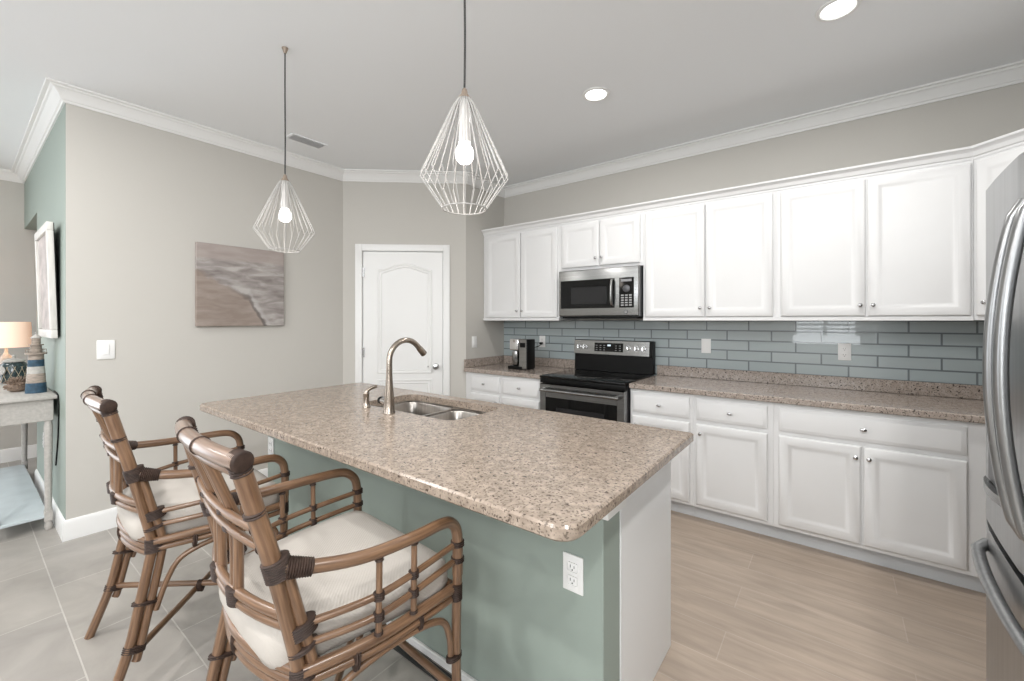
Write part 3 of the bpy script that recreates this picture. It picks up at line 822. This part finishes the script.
# ------------------------------------------------------------------ rattan armchairs
def wrap(parent, p, axis, a, b=None, L=.035, sidev=None, b1=None):
    """leather lashing: a ribbed band with rounded ends, oval when it ties two poles; b1 = depth at the far end"""
    b = b or a; b1 = b1 or b; p = Vector(p); ax = Vector(axis).normalized()
    s = Vector(sidev) if sidev is not None else ax.orthogonal()
    s = (s - ax * s.dot(ax)).normalized(); q = ax.cross(s)
    bm = B(); n = max(2, int(L / .0055)); rings = []; seg = 18; N_ = 4 * n
    uvl = bm.loops.layers.uv.verify()
    for i in range(N_ + 1):
        u = i / N_
        k = .0013 * math.cos(2 * PI * n * u + PI) - (.0035 if i in (0, N_) else 0)
        c = p + ax * (L * (u - .5)); bb = b + (b1 - b) * u
        rings.append([bm.verts.new(c + s * math.cos(2 * PI * j / seg) * (a + k) + q * math.sin(2 * PI * j / seg) * (bb + k)) for j in range(seg)])
    for r0, r1 in zip(rings, rings[1:]):
        for j in range(seg): bm.faces.new((r0[j], r0[(j + 1) % seg], r1[(j + 1) % seg], r1[j]))
    bm.faces.new(rings[0]); bm.faces.new(rings[-1])
    return obj('leather_binding', bm, M['bind'], parent, 60)
def lerp(a, b, t): return tuple(a[i] + (b[i] - a[i]) * t for i in range(3))

def make_chair(label, loc, rz):
    t = thing('rattan_armchair', label, 'armchair', loc, rz, None)
    def pole(name, pts, r, n=6, m='rattan'):
        return obj(name, tube(B(), smooth_path(pts, n) if len(pts) > 2 else pts, r, 12), M[m], t, 60)
    DY = .028
    for s in (-1, 1):
        # back post: stout above the arm joint, then one pole of a pair down to the floor
        top = (s * .232, -.312, 1.072); joint = (s * .254, -.252, .835); fr = (s * .254, -.198, .575); sf = (s * .256, -.196, .500); low = (s * .272, -.262, .190); foot = (s * .286, -.326, .0)
        P = smooth_path([top, lerp(top, joint, .5), joint, lerp(joint, fr, .5), fr, sf], 6)
        obj('back_post', tube(B(), P, [.0205] * 11 + [.0205 - .0045 * k / 6 for k in range(7)] + [.0160] * (len(P) - 18), 14), M['rattan'], t, 60)
        pole('leg', [(sf[0], sf[1], sf[2] + .012), lerp(sf, low, .5), low, foot], .0165)
        pole('outer_leg_pole', [(joint[0] + s * .003, joint[1] + .026, joint[2] - .020), (fr[0] + s * .004, fr[1] + DY + .002, fr[2]), (sf[0], sf[1] + DY + .002, sf[2]),
                                (low[0], low[1] + DY + .004, low[2]), (low[0] + s * .003, low[1] + DY - .008, .145)], .0140)
        # arm: from the back joint forward, then down as the front leg
        arm = [(s * .260, -.232, .820), (s * .286, -.172, .806), (s * .314, -.06, .792), (s * .322, .08, .788), (s * .316, .185, .786), (s * .309, .232, .768), (s * .305, .256, .722), (s * .302, .260, .60)]
        pole('arm', arm, .0165, 6)
        pole('leg', [(s * .302, .260, .61), (s * .298, .258, .40), (s * .298, .262, .20), (s * .300, .272, 0.0)], .0148)
        # side rails and spindles
        pole('arm_rail', ((s * .262, -.168, .662), (s * .314, .0, .676), (s * .300, .256, .695)), .0092, 8)
        pole('arm_rail', ((s * .262, -.166, .612), (s * .314, .0, .624), (s * .300, .256, .645)), .0092, 8)
        for ty in (-.020, .088):
            xx = s * .318
            pole('arm_spindle', [(xx, ty, .788), (xx - s * .004, ty, .570)], .0085)
            zu = .676 + .019 * ty / .256; zl = .624 + .021 * ty / .256
            for zz in (zu, zl): wrap(t, (xx - s * .003, ty, zz), (0, 0, 1), .0135, .0135, .022)
            wrap(t, (xx - s * .004, ty, .578), (0, 0, 1), .0105, .0105, .012); wrap(t, (xx, ty, .772), (0, 0, 1), .0105, .0105, .016)
        # seat frame along the side: stacked poles, the lowest one arching into the legs
        pole('seat_rail', [(s * .264, -.190, .555), (s * .300, .0, .556), (s * .296, .256, .560)], .0150, 8)
        pole('seat_rail', [(s * .264, -.188, .527), (s * .298, .0, .527), (s * .295, .256, .530)], .0110, 8)
        pole('arched_brace', [(low[0] + .0, -.185, .300), (s * .268, -.150, .400), (s * .276, -.105, .470), (s * .290, .0, .503), (s * .294, .12, .503), (s * .296, .205, .478), (s * .296, .234, .41), (s * .296, .237, .34)], .0100, 6)
        for ty in (-.070, .120): wrap(t, (s * (.296 if ty > 0 else .291), ty, .532), (0, 1, 0), .0165, .033, .015, (1, 0, 0))
        # lashings at the joints
        wrap(t, (joint[0] + s * .001, joint[1] + .010, joint[2] - .014), (0, .25, -1), .0240, .0300, .050, (1, 0, 0))
        wrap(t, (s * .276, -.200, .812), (s * .38, .9, -.20), .0225, .0255, .056, (1, 0, 0), .0195)
        wrap(t, (fr[0] + s * .001, fr[1] + .010, .655), (0, .22, -1), .0222, .0345, .036, (1, 0, 0))
        wrap(t, (fr[0] + s * .002, fr[1] + .013, .608), (0, .22, -1), .0212, .0340, .014, (1, 0, 0))
        wrap(t, (sf[0] + s * .001, sf[1] + .015, .540), (0, .0, -1), .0205, .0350, .052, (1, 0, 0))
        wrap(t, (low[0], low[1] + .016, low[2]), (s * .04, -.24, -1), .0190, .0340, .026, (1, 0, 0))
        wrap(t, (s * .264, -.212, .340), (0, -.2, -1), .0190, .0420, .014, (1, 0, 0))
        wrap(t, (s * .303, .259, .697), (0, 0, 1), .0200, .0200, .020); wrap(t, (s * .302, .260, .647), (0, 0, 1), .0195, .0195, .018)
        wrap(t, (s * .300, .256, .548), (0, 0, 1), .0185, .0200, .050); wrap(t, (s * .298, .249, .350), (0, 0, 1), .0165, .0270, .018, (1, 0, 0))
        # lashed elbow where the crown rail meets the post
        wrap(t, (s * .240, -.314, 1.079), (1, s * .18, 0), .0228, .0228, .036)
        wrap(t, (s * .233, -.309, 1.058), (0, .25, -1), .0222, .0222, .026)
        wrap(t, (s * .243, -.285, .955), (0, .2, -1), .0220, .0220, .014)
    # crown rail
    bow = lambda x, y0, d: y0 - d * (1 - (x / .26) ** 2)
    def rail(name, half, y0, d, z, r, n=12, m='rattan', zup=0.0):
        pts = [(-half + 2 * half * k / n, bow(-half + 2 * half * k / n, y0, d), z + zup * (1 - ((-half + 2 * half * k / n) / half) ** 2)) for k in range(n + 1)]
        return obj(name, tube(B(), pts, r, 14), M[m], t, 60)
    rail('crown_rail', .250, -.314, .030, 1.079, .0202, m='rattand', zup=.004)
    rail('under_rail', .240, -.312, .030, 1.052, .0085, zup=.004)
    for x in (-.085, .055): wrap(t, (x, bow(x, -.314, .030), 1.083), (1, 0, 0), .0216, .0216, .008)
    # pairs of bowed back rails
    rail('back_rail', .246, -.274, .026, .915, .0098); rail('back_rail', .248, -.262, .026, .868, .0098)
    rail('back_rail', .250, -.225, .050, .705, .0120); rail('back_rail', .250, -.220, .052, .678, .0120)
    rail('rear_seat_rail', .252, -.196, .055, .560, .0135); rail('rear_seat_rail', .252, -.194, .055, .533, .0120); rail('rear_seat_rail', .252, -.192, .055, .508, .0110)
    wrap(t, (0, bow(0, -.194, .055), .533), (1, 0, 0), .0150, .0400, .014, (0, 1, 0))
    # double slats down the back
    for x in (-.090, .060):
        for dx in (-.014, .014):
            pts = [(x + dx, bow(x, -.312, .030) + .004, 1.062), (x + dx, bow(x, -.274, .026) + .016, .915), (x + dx, bow(x, -.262, .026) + .017, .868), (x + dx, bow(x, -.220, .052) + .002, .668)]
            pole('back_slat', pts, .0120)
        for (y0, d, z) in ((-.274, .026, .915), (-.262, .026, .868)): wrap(t, (x + .002, bow(x, y0, d) + .006, z), (0, .2, -1), .0270, .0180, .012, (1, 0, 0))
        wrap(t, (x, bow(x, -.224, .051), .692), (0, .1, -1), .0275, .0175, .044, (1, 0, 0))
    for s in (-1, 1):
        wrap(t, (s * .232, -.279, .915), (1, 0, 0), .0125, .0125, .012); wrap(t, (s * .234, -.267, .868), (1, 0, 0), .0125, .0125, .012)
    # front seat rails
    pole('front_seat_rail', [(-.30, .256, .556), (.30, .256, .556)], .0140); pole('front_seat_rail', [(-.30, .256, .528), (.30, .256, .528)], .0110)
    # crossed stretchers near the floor
    pole('cross_stretcher', [(-.268, -.240, .195), (.298, .262, .215)], .0120); pole('cross_stretcher', [(.268, -.240, .175), (-.298, .262, .190)], .0120)
    pole('footrest', [(-.298, .262, .235), (.298, .262, .235)], .0125)
    wrap(t, (.015, .010, .194), (1, .9, 0), .0150, .025, .024, (1, -1, 0))
    # cushion
    bm = B(); lay = []
    out = [(-.225, -.225), (-.11, -.252), (.11, -.252), (.225, -.225), (.252, -.10), (.278, .10), (.272, .245), (.14, .262), (-.14, .262), (-.272, .245), (-.278, .10), (-.252, -.10)]
    P = [(p[0], p[1], 0) for p in out]; P = smooth_path([P[-1]] + P + [P[0], P[1]], 3)[3:-4 + 0]
    ring = [(p.x, p.y) for p in P[:36]]
    for sc, z in ((.90, .545), (.975, .552), (1.0, .572), (1.0, .612), (.985, .630), (.93, .643), (.80, .652), (.50, .658), (.2, .660)):
        lay.append([bm.verts.new((x * sc, y * sc, z)) for x, y in ring])
    for a, b in zip(lay, lay[1:]):
        for k in range(len(a)): bm.faces.new((a[k], a[(k + 1) % len(a)], b[(k + 1) % len(a)], b[k]))
    bm.faces.new(lay[0]); bm.faces.new(lay[-1])
    obj('seat_cushion', bm, M['cushion'], t, 70)
    return t
ch = make_chair('rattan armchair nearest the camera, cream cushion, drawn up to the island', (-1.250, .705, 0), R(-4))
dup(ch, (-2.285, .660, 0), R(-4), 'rattan armchair farther from the camera, beside the beige wall')

# ------------------------------------------------------------------ pendants
def make_pendant(label, x, y):
    t = thing('pendant_lamp', label, 'pendant light', (x, y, 0), 0)
    za, zw, zb = 2.143, 1.866, 1.760; ra, rw, rb = .016, .147, .073
    N = 24
    for k in range(N):
        a = 2 * PI * k / N; c, s = math.cos(a), math.sin(a)
        pts = [(ra * .4 * c, ra * .4 * s, za + .002), (ra * 1.5 * c, ra * 1.5 * s, za - .016), (ra * 2.6 * c, ra * 2.6 * s, za - .045), (rw * c, rw * s, zw), (rb * c, rb * s, zb)]
        obj('cage_wire', tube(B(), pts, .0019, 6), M['wire'], t)
    for (rr_, zz, nm) in ((rb, zb, 'bottom_ring'),):
        pts = [(rr_ * math.cos(2 * PI * k / 40), rr_ * math.sin(2 * PI * k / 40), zz) for k in range(41)]
        obj(nm, tube(B(), pts, .0024, 6, False), M['wire'], t)
    bm = B(); lathe(bm, [(.004, za + .024), (.008, za + .020), (.012, za + .004), (.0235, za - .012), (.0225, za - .013), (.008, za + .002)], (0, 0, 0), 'Z', 20); obj('top_cap', bm, M['cap'], t)
    bm = B(); lathe(bm, [(.010, za - .002), (.017, za - .02), (.019, za - .10), (.021, za - .160)], (0, 0, 0), 'Z', 20); obj('bulb_socket', bm, M['socket'], t)
    bm = B(); lathe(bm, [(.013, 1.985), (.018, 1.978), (.028, 1.962), (.0305, 1.945), (.028, 1.928), (.018, 1.916), (.006, 1.912)], (0, 0, 0), 'Z', 24); obj('bulb', bm, M['bulb'], t, 80)
    bm = B(); tube(bm, smooth_path([(0, 0, za + .02), (.002, 0, 2.35), (-.002, .001, 2.6), (0, 0, CZ - .008)], 5), .0036, 8); obj('cord', bm, M['cord'], t)
    bm = B(); lathe(bm, [(.006, CZ - .030), (.010, CZ - .020), (.016, CZ - .003), (.016, CZ - .0005)], (0, 0, 0), 'Z', 18); obj('ceiling_cup', bm, M['cap'], t)
    return t
p1 = make_pendant('white wire-cage pendant hanging over the middle of the island, nearer the camera', -.993, 1.040)
dup(p1, (-2.344, 1.071, 0), R(7), 'white wire-cage pendant farther away, hanging in front of the seascape canvas')
for (x, y, z) in ((-.993, 1.040, 1.965), (-2.344, 1.071, 1.965)):
    d = bpy.data.lights.new('bulb_light', 'POINT'); d.energy = .6; d.color = (1, .9, .8); d.shadow_soft_size = .04
    o = bpy.data.objects.new('bulb_light', d); COL.objects.link(o); o.location = (x, y, z - .08)

# ------------------------------------------------------------------ ceiling fittings
for i, (x, y, lab) in enumerate([(-1.226, 2.503, 'round lit downlight in the ceiling between the pendants and the wall cabinets'), (.011, 2.499, 'round lit downlight in the ceiling, cut by the top edge of the photo'),
                                 (-2.9, -.45, None), (-1.2, -.45, None), (.45, .55, None), (.45, -1.2, None), (-2.1, -2.0, None), (-4.9, -1.4, None)]):  # the None entries are unseen downlights added as general fill
    t = thing('downlight', lab or 'round lit downlight added out of view as fill light', 'ceiling light', (x, y, CZ), 0, None if lab else 'added fill downlights out of view')
    bm = B(); lathe(bm, [(.088, -.0008), (.086, -.006), (.070, -.009), (.066, -.004)], (0, 0, 0), 'Z', 36); obj('trim_ring', bm, M['trim'], t)
    bm = B(); lathe(bm, [(.066, -.0015), (.064, -.0050)], (0, 0, 0), 'Z', 36); obj('lens', bm, M['can'], t)
    l = bpy.data.lights.new('downlight_light', 'AREA'); l.shape = 'DISK'; l.size = .13; l.energy = 13 if y > 2 else 28; l.color = (1, .985, .96)
    o = bpy.data.objects.new('downlight_light', l); COL.objects.link(o); o.location = (x, y, CZ - .012)
t = thing('ceiling_vent', 'small rectangular air vent in the ceiling by the far pendant\'s cord', 'vent', (-3.42, 1.735, CZ), 0); t.scale = (.78, .76, .8)
bm = B(); 
for a, b, c, d in ((-.085, .085, -.19, -.168), (-.085, .085, .168, .19), (-.085, -.063, -.168, .168), (.063, .085, -.168, .168)): box(bm, a, b, c, d, -.008, -.0005)
obj('frame', bm, M['ceiling'], t)
bm = B(); box(bm, -.062, .062, -.167, .167, -.003, -.0006); obj('backing', bm, M['vent'], t)
for k in range(5):
    bm = B(); vs = bmesh.ops.create_cube(bm, size=1.0)['verts']
    bmesh.ops.scale(bm, vec=(.026, .334, .0015), verts=vs); bmesh.ops.rotate(bm, cent=(0, 0, 0), matrix=Matrix.Rotation(R(25), 3, 'Y'), verts=vs)
    bmesh.ops.translate(bm, vec=(-.050 + k * .025, 0, -.010), verts=vs); obj('louvre', bm, M['vent'], t)

# ------------------------------------------------------------------ seascape canvas
def canvas_mat():
    m = bpy.data.materials.new('painted_shoreline'); m.use_nodes = True
    nt = m.node_tree; b = nt.nodes['Principled BSDF']; b.inputs['Roughness'].default_value = 0.8
    tc = nt.nodes.new('ShaderNodeTexCoord'); sp = nt.nodes.new('ShaderNodeSeparateXYZ'); nt.links.new(tc.outputs['Generated'], sp.inputs[0])
    def math_(op, a, c=None, d=None):
        n = nt.nodes.new('ShaderNodeMath'); n.operation = op
        for i, v in enumerate((a, c, d)):
            if v is None: continue
            if isinstance(v, (int, float)): n.inputs[i].default_value = v
            else: nt.links.new(v, n.inputs[i])
        return n.outputs[0]
    mp = nt.nodes.new('ShaderNodeMapping'); mp.inputs['Scale'].default_value = (1, 2.4, 9.0)
    nt.links.new(tc.outputs['Generated'], mp.inputs[0])
    nz = nt.nodes.new('ShaderNodeTexNoise'); nz.inputs['Scale'].default_value = 1.6; nz.inputs['Detail'].default_value = 6; nz.inputs['Distortion'].default_value = .4
    nt.links.new(mp.outputs[0], nz.inputs['Vector'])
    n2 = nt.nodes.new('ShaderNodeTexNoise'); n2.inputs['Scale'].default_value = 7; n2.inputs['Detail'].default_value = 3
    nt.links.new(tc.outputs['Generated'], n2.inputs['Vector'])
    u = sp.outputs[1]; v = sp.outputs[2]
    # shoreline: height falls from left to right
    line = math_('SUBTRACT', math_('SUBTRACT', .66, math_('MULTIPLY', u, .52)), math_('MULTIPLY', math_('MAXIMUM', math_('SUBTRACT', u, .56), 0.0), 1.3))
    dd = math_('SUBTRACT', v, line); dd = math_('ADD', dd, math_('MULTIPLY', math_('SUBTRACT', n2.outputs['Fac'], .5), .16))
    sea = ramp(nt, [(.30, (.20, .175, .165)), (.5, (.31, .28, .265)), (.68, (.44, .41, .39))]); nt.links.new(nz.outputs['Fac'], sea.inputs[0])
    sand = ramp(nt, [(.35, (.255, .205, .175)), (.7, (.34, .285, .25))]); nt.links.new(nz.outputs['Fac'], sand.inputs[0])
    sel = ramp(nt, [(.48, (0, 0, 0)), (.52, (1, 1, 1))]); nt.links.new(math_('ADD', dd, .5), sel.inputs[0])
    c = mixrgb(nt, sel.outputs[0], sand.outputs[0], sea.outputs[0])
    edge = ramp(nt, [(.44, (0, 0, 0)), (.48, (1, 1, 1)), (.515, (1, 1, 1)), (.54, (0, 0, 0))]); nt.links.new(math_('ADD', dd, .5), edge.inputs[0])
    ef = math_('MULTIPLY', edge.outputs[0], math_('SUBTRACT', math_('MULTIPLY', u, 1.3), .25)); 
    ef = math_('MAXIMUM', ef, 0.0)
    c = mixrgb(nt, ef, c, (.07, .062, .060))
    # pale surf beyond the line
    foam = ramp(nt, [(.54, (0, 0, 0)), (.57, (1, 1, 1)), (.64, (0, 0, 0))]); nt.links.new(math_('ADD', dd, .5), foam.inputs[0])
    c = mixrgb(nt, math_('MULTIPLY', foam.outputs[0], math_('MULTIPLY', u, .8)), c, (.46, .44, .43))
    sky = ramp(nt, [(.80, (0, 0, 0)), (.84, (1, 1, 1))]); nt.links.new(v, sky.inputs[0])
    c = mixrgb(nt, math_('MULTIPLY', sky.outputs[0], .75), c, (.36, .305, .28))
    nt.links.new(c, b.inputs['Base Color'])
    return m
t = thing('seascape_canvas', 'wide unframed canvas of a grey-brown shoreline on the beige wall', 'painting', (XL, 1.42, 1.66), 0)
bm = B(); box(bm, .004, .034, -.322, .316, -.320, .318, .003); obj('canvas', bm, canvas_mat(), t)
bm = B()
for a, b, c, d in ((-.30, .30, -.30, -.27), (-.30, .30, .27, .30), (-.30, -.27, -.27, .27), (.27, .30, -.27, .27)): box(bm, .0005, .0038, a, b, c, d)
obj('stretcher_bars', bm, M['woodgrey'], t)

# ------------------------------------------------------------------ framed picture on the sage wall
t = thing('framed_picture', 'pale framed picture on the sage wall, leaning forward over the console table', 'picture', (-4.365, GY - .009, 1.27), 0)
piv = bpy.data.objects.new('picture_hanger', None)
bpy.data.objects.remove(piv)
hw_, hh = .335, .755
def rot_bm(bm, a=R(1.6)):
    bmesh.ops.rotate(bm, cent=(0, 0, 0), matrix=Matrix.Rotation(a, 3, 'X'), verts=bm.verts); return bm
bm = B()
for a, b, c, d in ((-hw_, hw_, 0, .055), (-hw_, hw_, hh - .055, hh), (-hw_, -hw_ + .055, .055, hh - .055), (hw_ - .055, hw_, .055, hh - .055)): box(bm, a, b, -.036, -.004, c, d, .004, 2)
obj('frame', rot_bm(bm), M['frame'], t)
bm = B(); box(bm, -hw_ + .05, hw_ - .05, -.022, -.012, .05, hh - .05)
m = mat('soft_grey_pink_print', (.42, .37, .35), .6, noise=((6, 6, 9), .35)); obj('print', rot_bm(bm), m, t)
bm = B(); box(bm, -hw_ + .003, hw_ - .003, -.0035, .0, .004, hh - .004); obj('backing_board', rot_bm(bm), M['black'], t)

# ------------------------------------------------------------------ console table and what stands on it
TX0, TX1, TY0, TY1, TZ = -5.78, -4.12, .12, .405, .889
t = thing('console_table', 'long whitewashed console table with pale blue lower shelf by the sage wall', 'table', ((TX0 + TX1) / 2, .25, 0))
ox = (TX0 + TX1) / 2; oy = .25
bm = B(); box(bm, TX0 - ox - .015, TX1 - ox + .015, TY0 - oy - .015, TY1 - oy + .008, TZ - .022, TZ, .005, 2); obj('table_top', bm, M['table'], t)
bm = B(); box(bm, TX0 - ox + .01, TX1 - ox - .01, TY0 - oy + .008, TY1 - oy - .008, TZ - .165, TZ - .0225, .002); obj('apron', bm, M['table'], t)
for a, b in ((TX0 + .08, TX0 + .72), (TX0 + .86, TX1 - .08)):
    dd = obj('drawer', ring_panel(B(), a - ox, b - ox, TZ - .150, TZ - .035, TY0 - oy + .010, [(0, TY0 - oy + .004), (.012, TY0 - oy - .002), (.018, TY0 - oy + .001)]), M['table'], t)
    obj('knob', knob_bm((a + b) / 2 - ox, TY0 - oy - .001, TZ - .092), M['knob'], dd)
for x in (TX0 + .03, TX1 - .03):
    for y in (TY0 + .03, TY1 - .03):
        bm = B(); c = (x - ox, y - oy)
        box(bm, c[0] - .022, c[0] + .022, c[1] - .022, c[1] + .022, TZ - .165, TZ - .023, .003); 
        lathe(bm, [(.016, .11), (.021, .125), (.017, .15), (.019, .40), (.022, TZ - .20), (.017, TZ - .18), (.021, TZ - .16)], (c[0], c[1], 0), 'Z', 18)
        box(bm, c[0] - .020, c[0] + .020, c[1] - .020, c[1] + .020, .060, .130, .003)
        lathe(bm, [(.012, 0.0), (.018, .012), (.020, .030), (.016, .048), (.018, .062)], (c[0], c[1], 0), 'Z', 18)
        obj('leg', bm, M['table'], t)
bm = B(); box(bm, TX0 - ox + .03, TX1 - ox - .012, TY0 - oy + .03, TY1 - oy - .03, .085, .106, .003); obj('lower_shelf', bm, M['tableshelf'], t)

# lighthouse
t = thing('lighthouse_ornament', 'wooden lighthouse ornament with blue, white and brown bands on the console table', 'ornament', (-4.375, .338, TZ + .0005)); t.scale = (.80, .80, .88)
prof = [(.066, 0, 'navy'), (.060, .078, 'woodgrey'), (.055, .150, 'offwhite'), (.051, .205, 'navy'), (.048, .258, 'woodgrey'), (.046, .300, None)]
for (r0, z0, mm), (r1, z1, _) in zip(prof, prof[1:]):
    bm = B(); lathe(bm, [(r0, z0), (r0 - .001, z0 + .002), (r1 + .001, z1 - .002), (r1, z1)], (0, 0, 0), 'Z', 12); obj('painted_band', bm, M[mm], t)
bm = B(); lathe(bm, [(.066, .300), (.066, .312)], (0, 0, 0), 'Z', 12); obj('gallery', bm, M['woodgrey'], t)
bm = B(); 
for k in range(8): tube(bm, [(.060 * math.cos(PI * k / 4), .060 * math.sin(PI * k / 4), .311), (.060 * math.cos(PI * k / 4), .060 * math.sin(PI * k / 4), .338)], .0022, 6)
tube(bm, [(.060 * math.cos(2 * PI * k / 24), .060 * math.sin(2 * PI * k / 24), .338) for k in range(25)], .002, 6); obj('railing', bm, M['woodgrey'], t)
bm = B(); lathe(bm, [(.036, .3125), (.034, .368), (.046, .370), (.046, .377), (.028, .378), (.027, .425)], (0, 0, 0), 'Z', 12); obj('lantern_room', bm, M['woodgrey'], t)
bm = B(); lathe(bm, [(.034, .4255), (.032, .432), (.012, .452), (.004, .458), (.007, .466), (.003, .474)], (0, 0, 0), 'Z', 12); obj('roof', bm, M['offwhite'], t)
# jar
t = thing('glass_jar', 'dark teal glass jar with pale lid, netting and a shell tag on the console table', 'jar', (-5.22, .285, TZ + .0005))
bm = B(); lathe(bm, [(.060, 0), (.072, .01), (.076, .05), (.076, .13), (.066, .155), (.052, .165)], (0, 0, 0), 'Z', 24); obj('body', bm, M['jar'], t)
bm = B()
for k in range(12):
    for s in (-1, 1):
        tube(bm, [(.0775 * math.cos(2 * PI * k / 12 + s * j * .12), .0775 * math.sin(2 * PI * k / 12 + s * j * .12), .012 + j * .024) for j in range(6)], .0016, 5)
obj('netting', bm, M['rope'], t)
bm = B(); lathe(bm, [(.060, .1655), (.062, .175), (.050, .183), (.030, .190), (.012, .196), (.010, .206), (.014, .214), (.005, .222)], (0, 0, 0), 'Z', 24); obj('lid', bm, M['offwhite'], t)
bm = B(); lathe(bm, [(.034, -.004), (.036, .0), (.030, .004), (.012, .007)], (0, 0, 0), 'Y', 16)
for v in bm.verts: v.co = Matrix.Rotation(R(35), 3, 'Z') @ v.co + Vector((.052, -.068, .105))
obj('shell_tag', bm, M['offwhite'], t)
# coral
t = thing('coral_cluster', 'spiky brown coral or urchin cluster beside the lighthouse on the console table', 'ornament', (-4.54, .262, TZ + .0005))
bm = B(); lathe(bm, [(.025, 0), (.046, .014), (.052, .038), (.042, .060), (.018, .072)], (0, 0, 0), 'Z', 14); obj('core', bm, M['coral'], t)
bm = B()
for k in range(110):
    z = random.uniform(-.35, 1); a = random.uniform(0, 2 * PI); q = math.sqrt(max(0, 1 - z * z)); d = Vector((q * math.cos(a), q * math.sin(a), z))
    c = Vector((0, 0, .042)); tube(bm, [c + d * .030, c + d * random.uniform(.056, .070)], [.0075, .003], 5)
o = obj('spikes', bm, M['coral'], t); o['kind'] = 'stuff'
# table lamp
t = thing('table_lamp', 'lit table lamp with warm peach drum shade at the photo\'s left edge', 'lamp', (-5.58, .262, TZ + .0005))
bm = B(); lathe(bm, [(.060, 0), (.060, .010), (.022, .022), (.030, .07), (.042, .13), (.030, .19), (.012, .22), (.010, .27)], (0, 0, 0), 'Z', 20); obj('lamp_base', bm, M['offwhite'], t)
bm = B(); n = 32; 
for (ra_, rb_) in ((.150, .140),):
    o1 = [bm.verts.new((ra_ * math.cos(2 * PI * k / n), ra_ * math.sin(2 * PI * k / n), .270)) for k in range(n)]
    o2 = [bm.verts.new((rb_ * math.cos(2 * PI * k / n), rb_ * math.sin(2 * PI * k / n), .482)) for k in range(n)]
    i1 = [bm.verts.new(((ra_ - .004) * math.cos(2 * PI * k / n), (ra_ - .004) * math.sin(2 * PI * k / n), .270)) for k in range(n)]
    i2 = [bm.verts.new(((rb_ - .004) * math.cos(2 * PI * k / n), (rb_ - .004) * math.sin(2 * PI * k / n), .482)) for k in range(n)]
    for a, b in ((o1, o2), (i1, i2), (o1, i1), (o2, i2)):
        for k in range(n): bm.faces.new((a[k], a[(k + 1) % n], b[(k + 1) % n], b[k]))
obj('lamp_shade', bm, M['shade'], t)
bm = B(); tube(bm, [(0, 0, .27), (0, 0, .33)], .012, 10); obj('bulb_holder', bm, M['knob'], t)
bm = B(); lathe(bm, [(.010, .331), (.028, .36), (.030, .385), (.018, .41), (.004, .418)], (0, 0, 0), 'Z', 16); obj('bulb', bm, mat('warm_bulb', (1, 1, 1), .5, emit=((1, .72, .5), 6)), t)
d = bpy.data.lights.new('table_lamp_light', 'POINT'); d.energy = 5; d.color = (1, .68, .45); d.shadow_soft_size = .05
o = bpy.data.objects.new('table_lamp_light', d); COL.objects.link(o); o.location = (-5.58, .262, TZ + .40)
# lamp cord falling behind the console
o = obj('power_cord', tube(B(), smooth_path([(-4.22, .4155, .40), (-4.12, .4155, .60), (-4.085, .4155, .78), (-4.10, .4152, .87), (-4.16, .4150, .895), (-4.30, .4150, .897)], 6), .004, 8), M['black'])
tag(o, 'black power cord hanging down behind the end of the console table', 'cord')
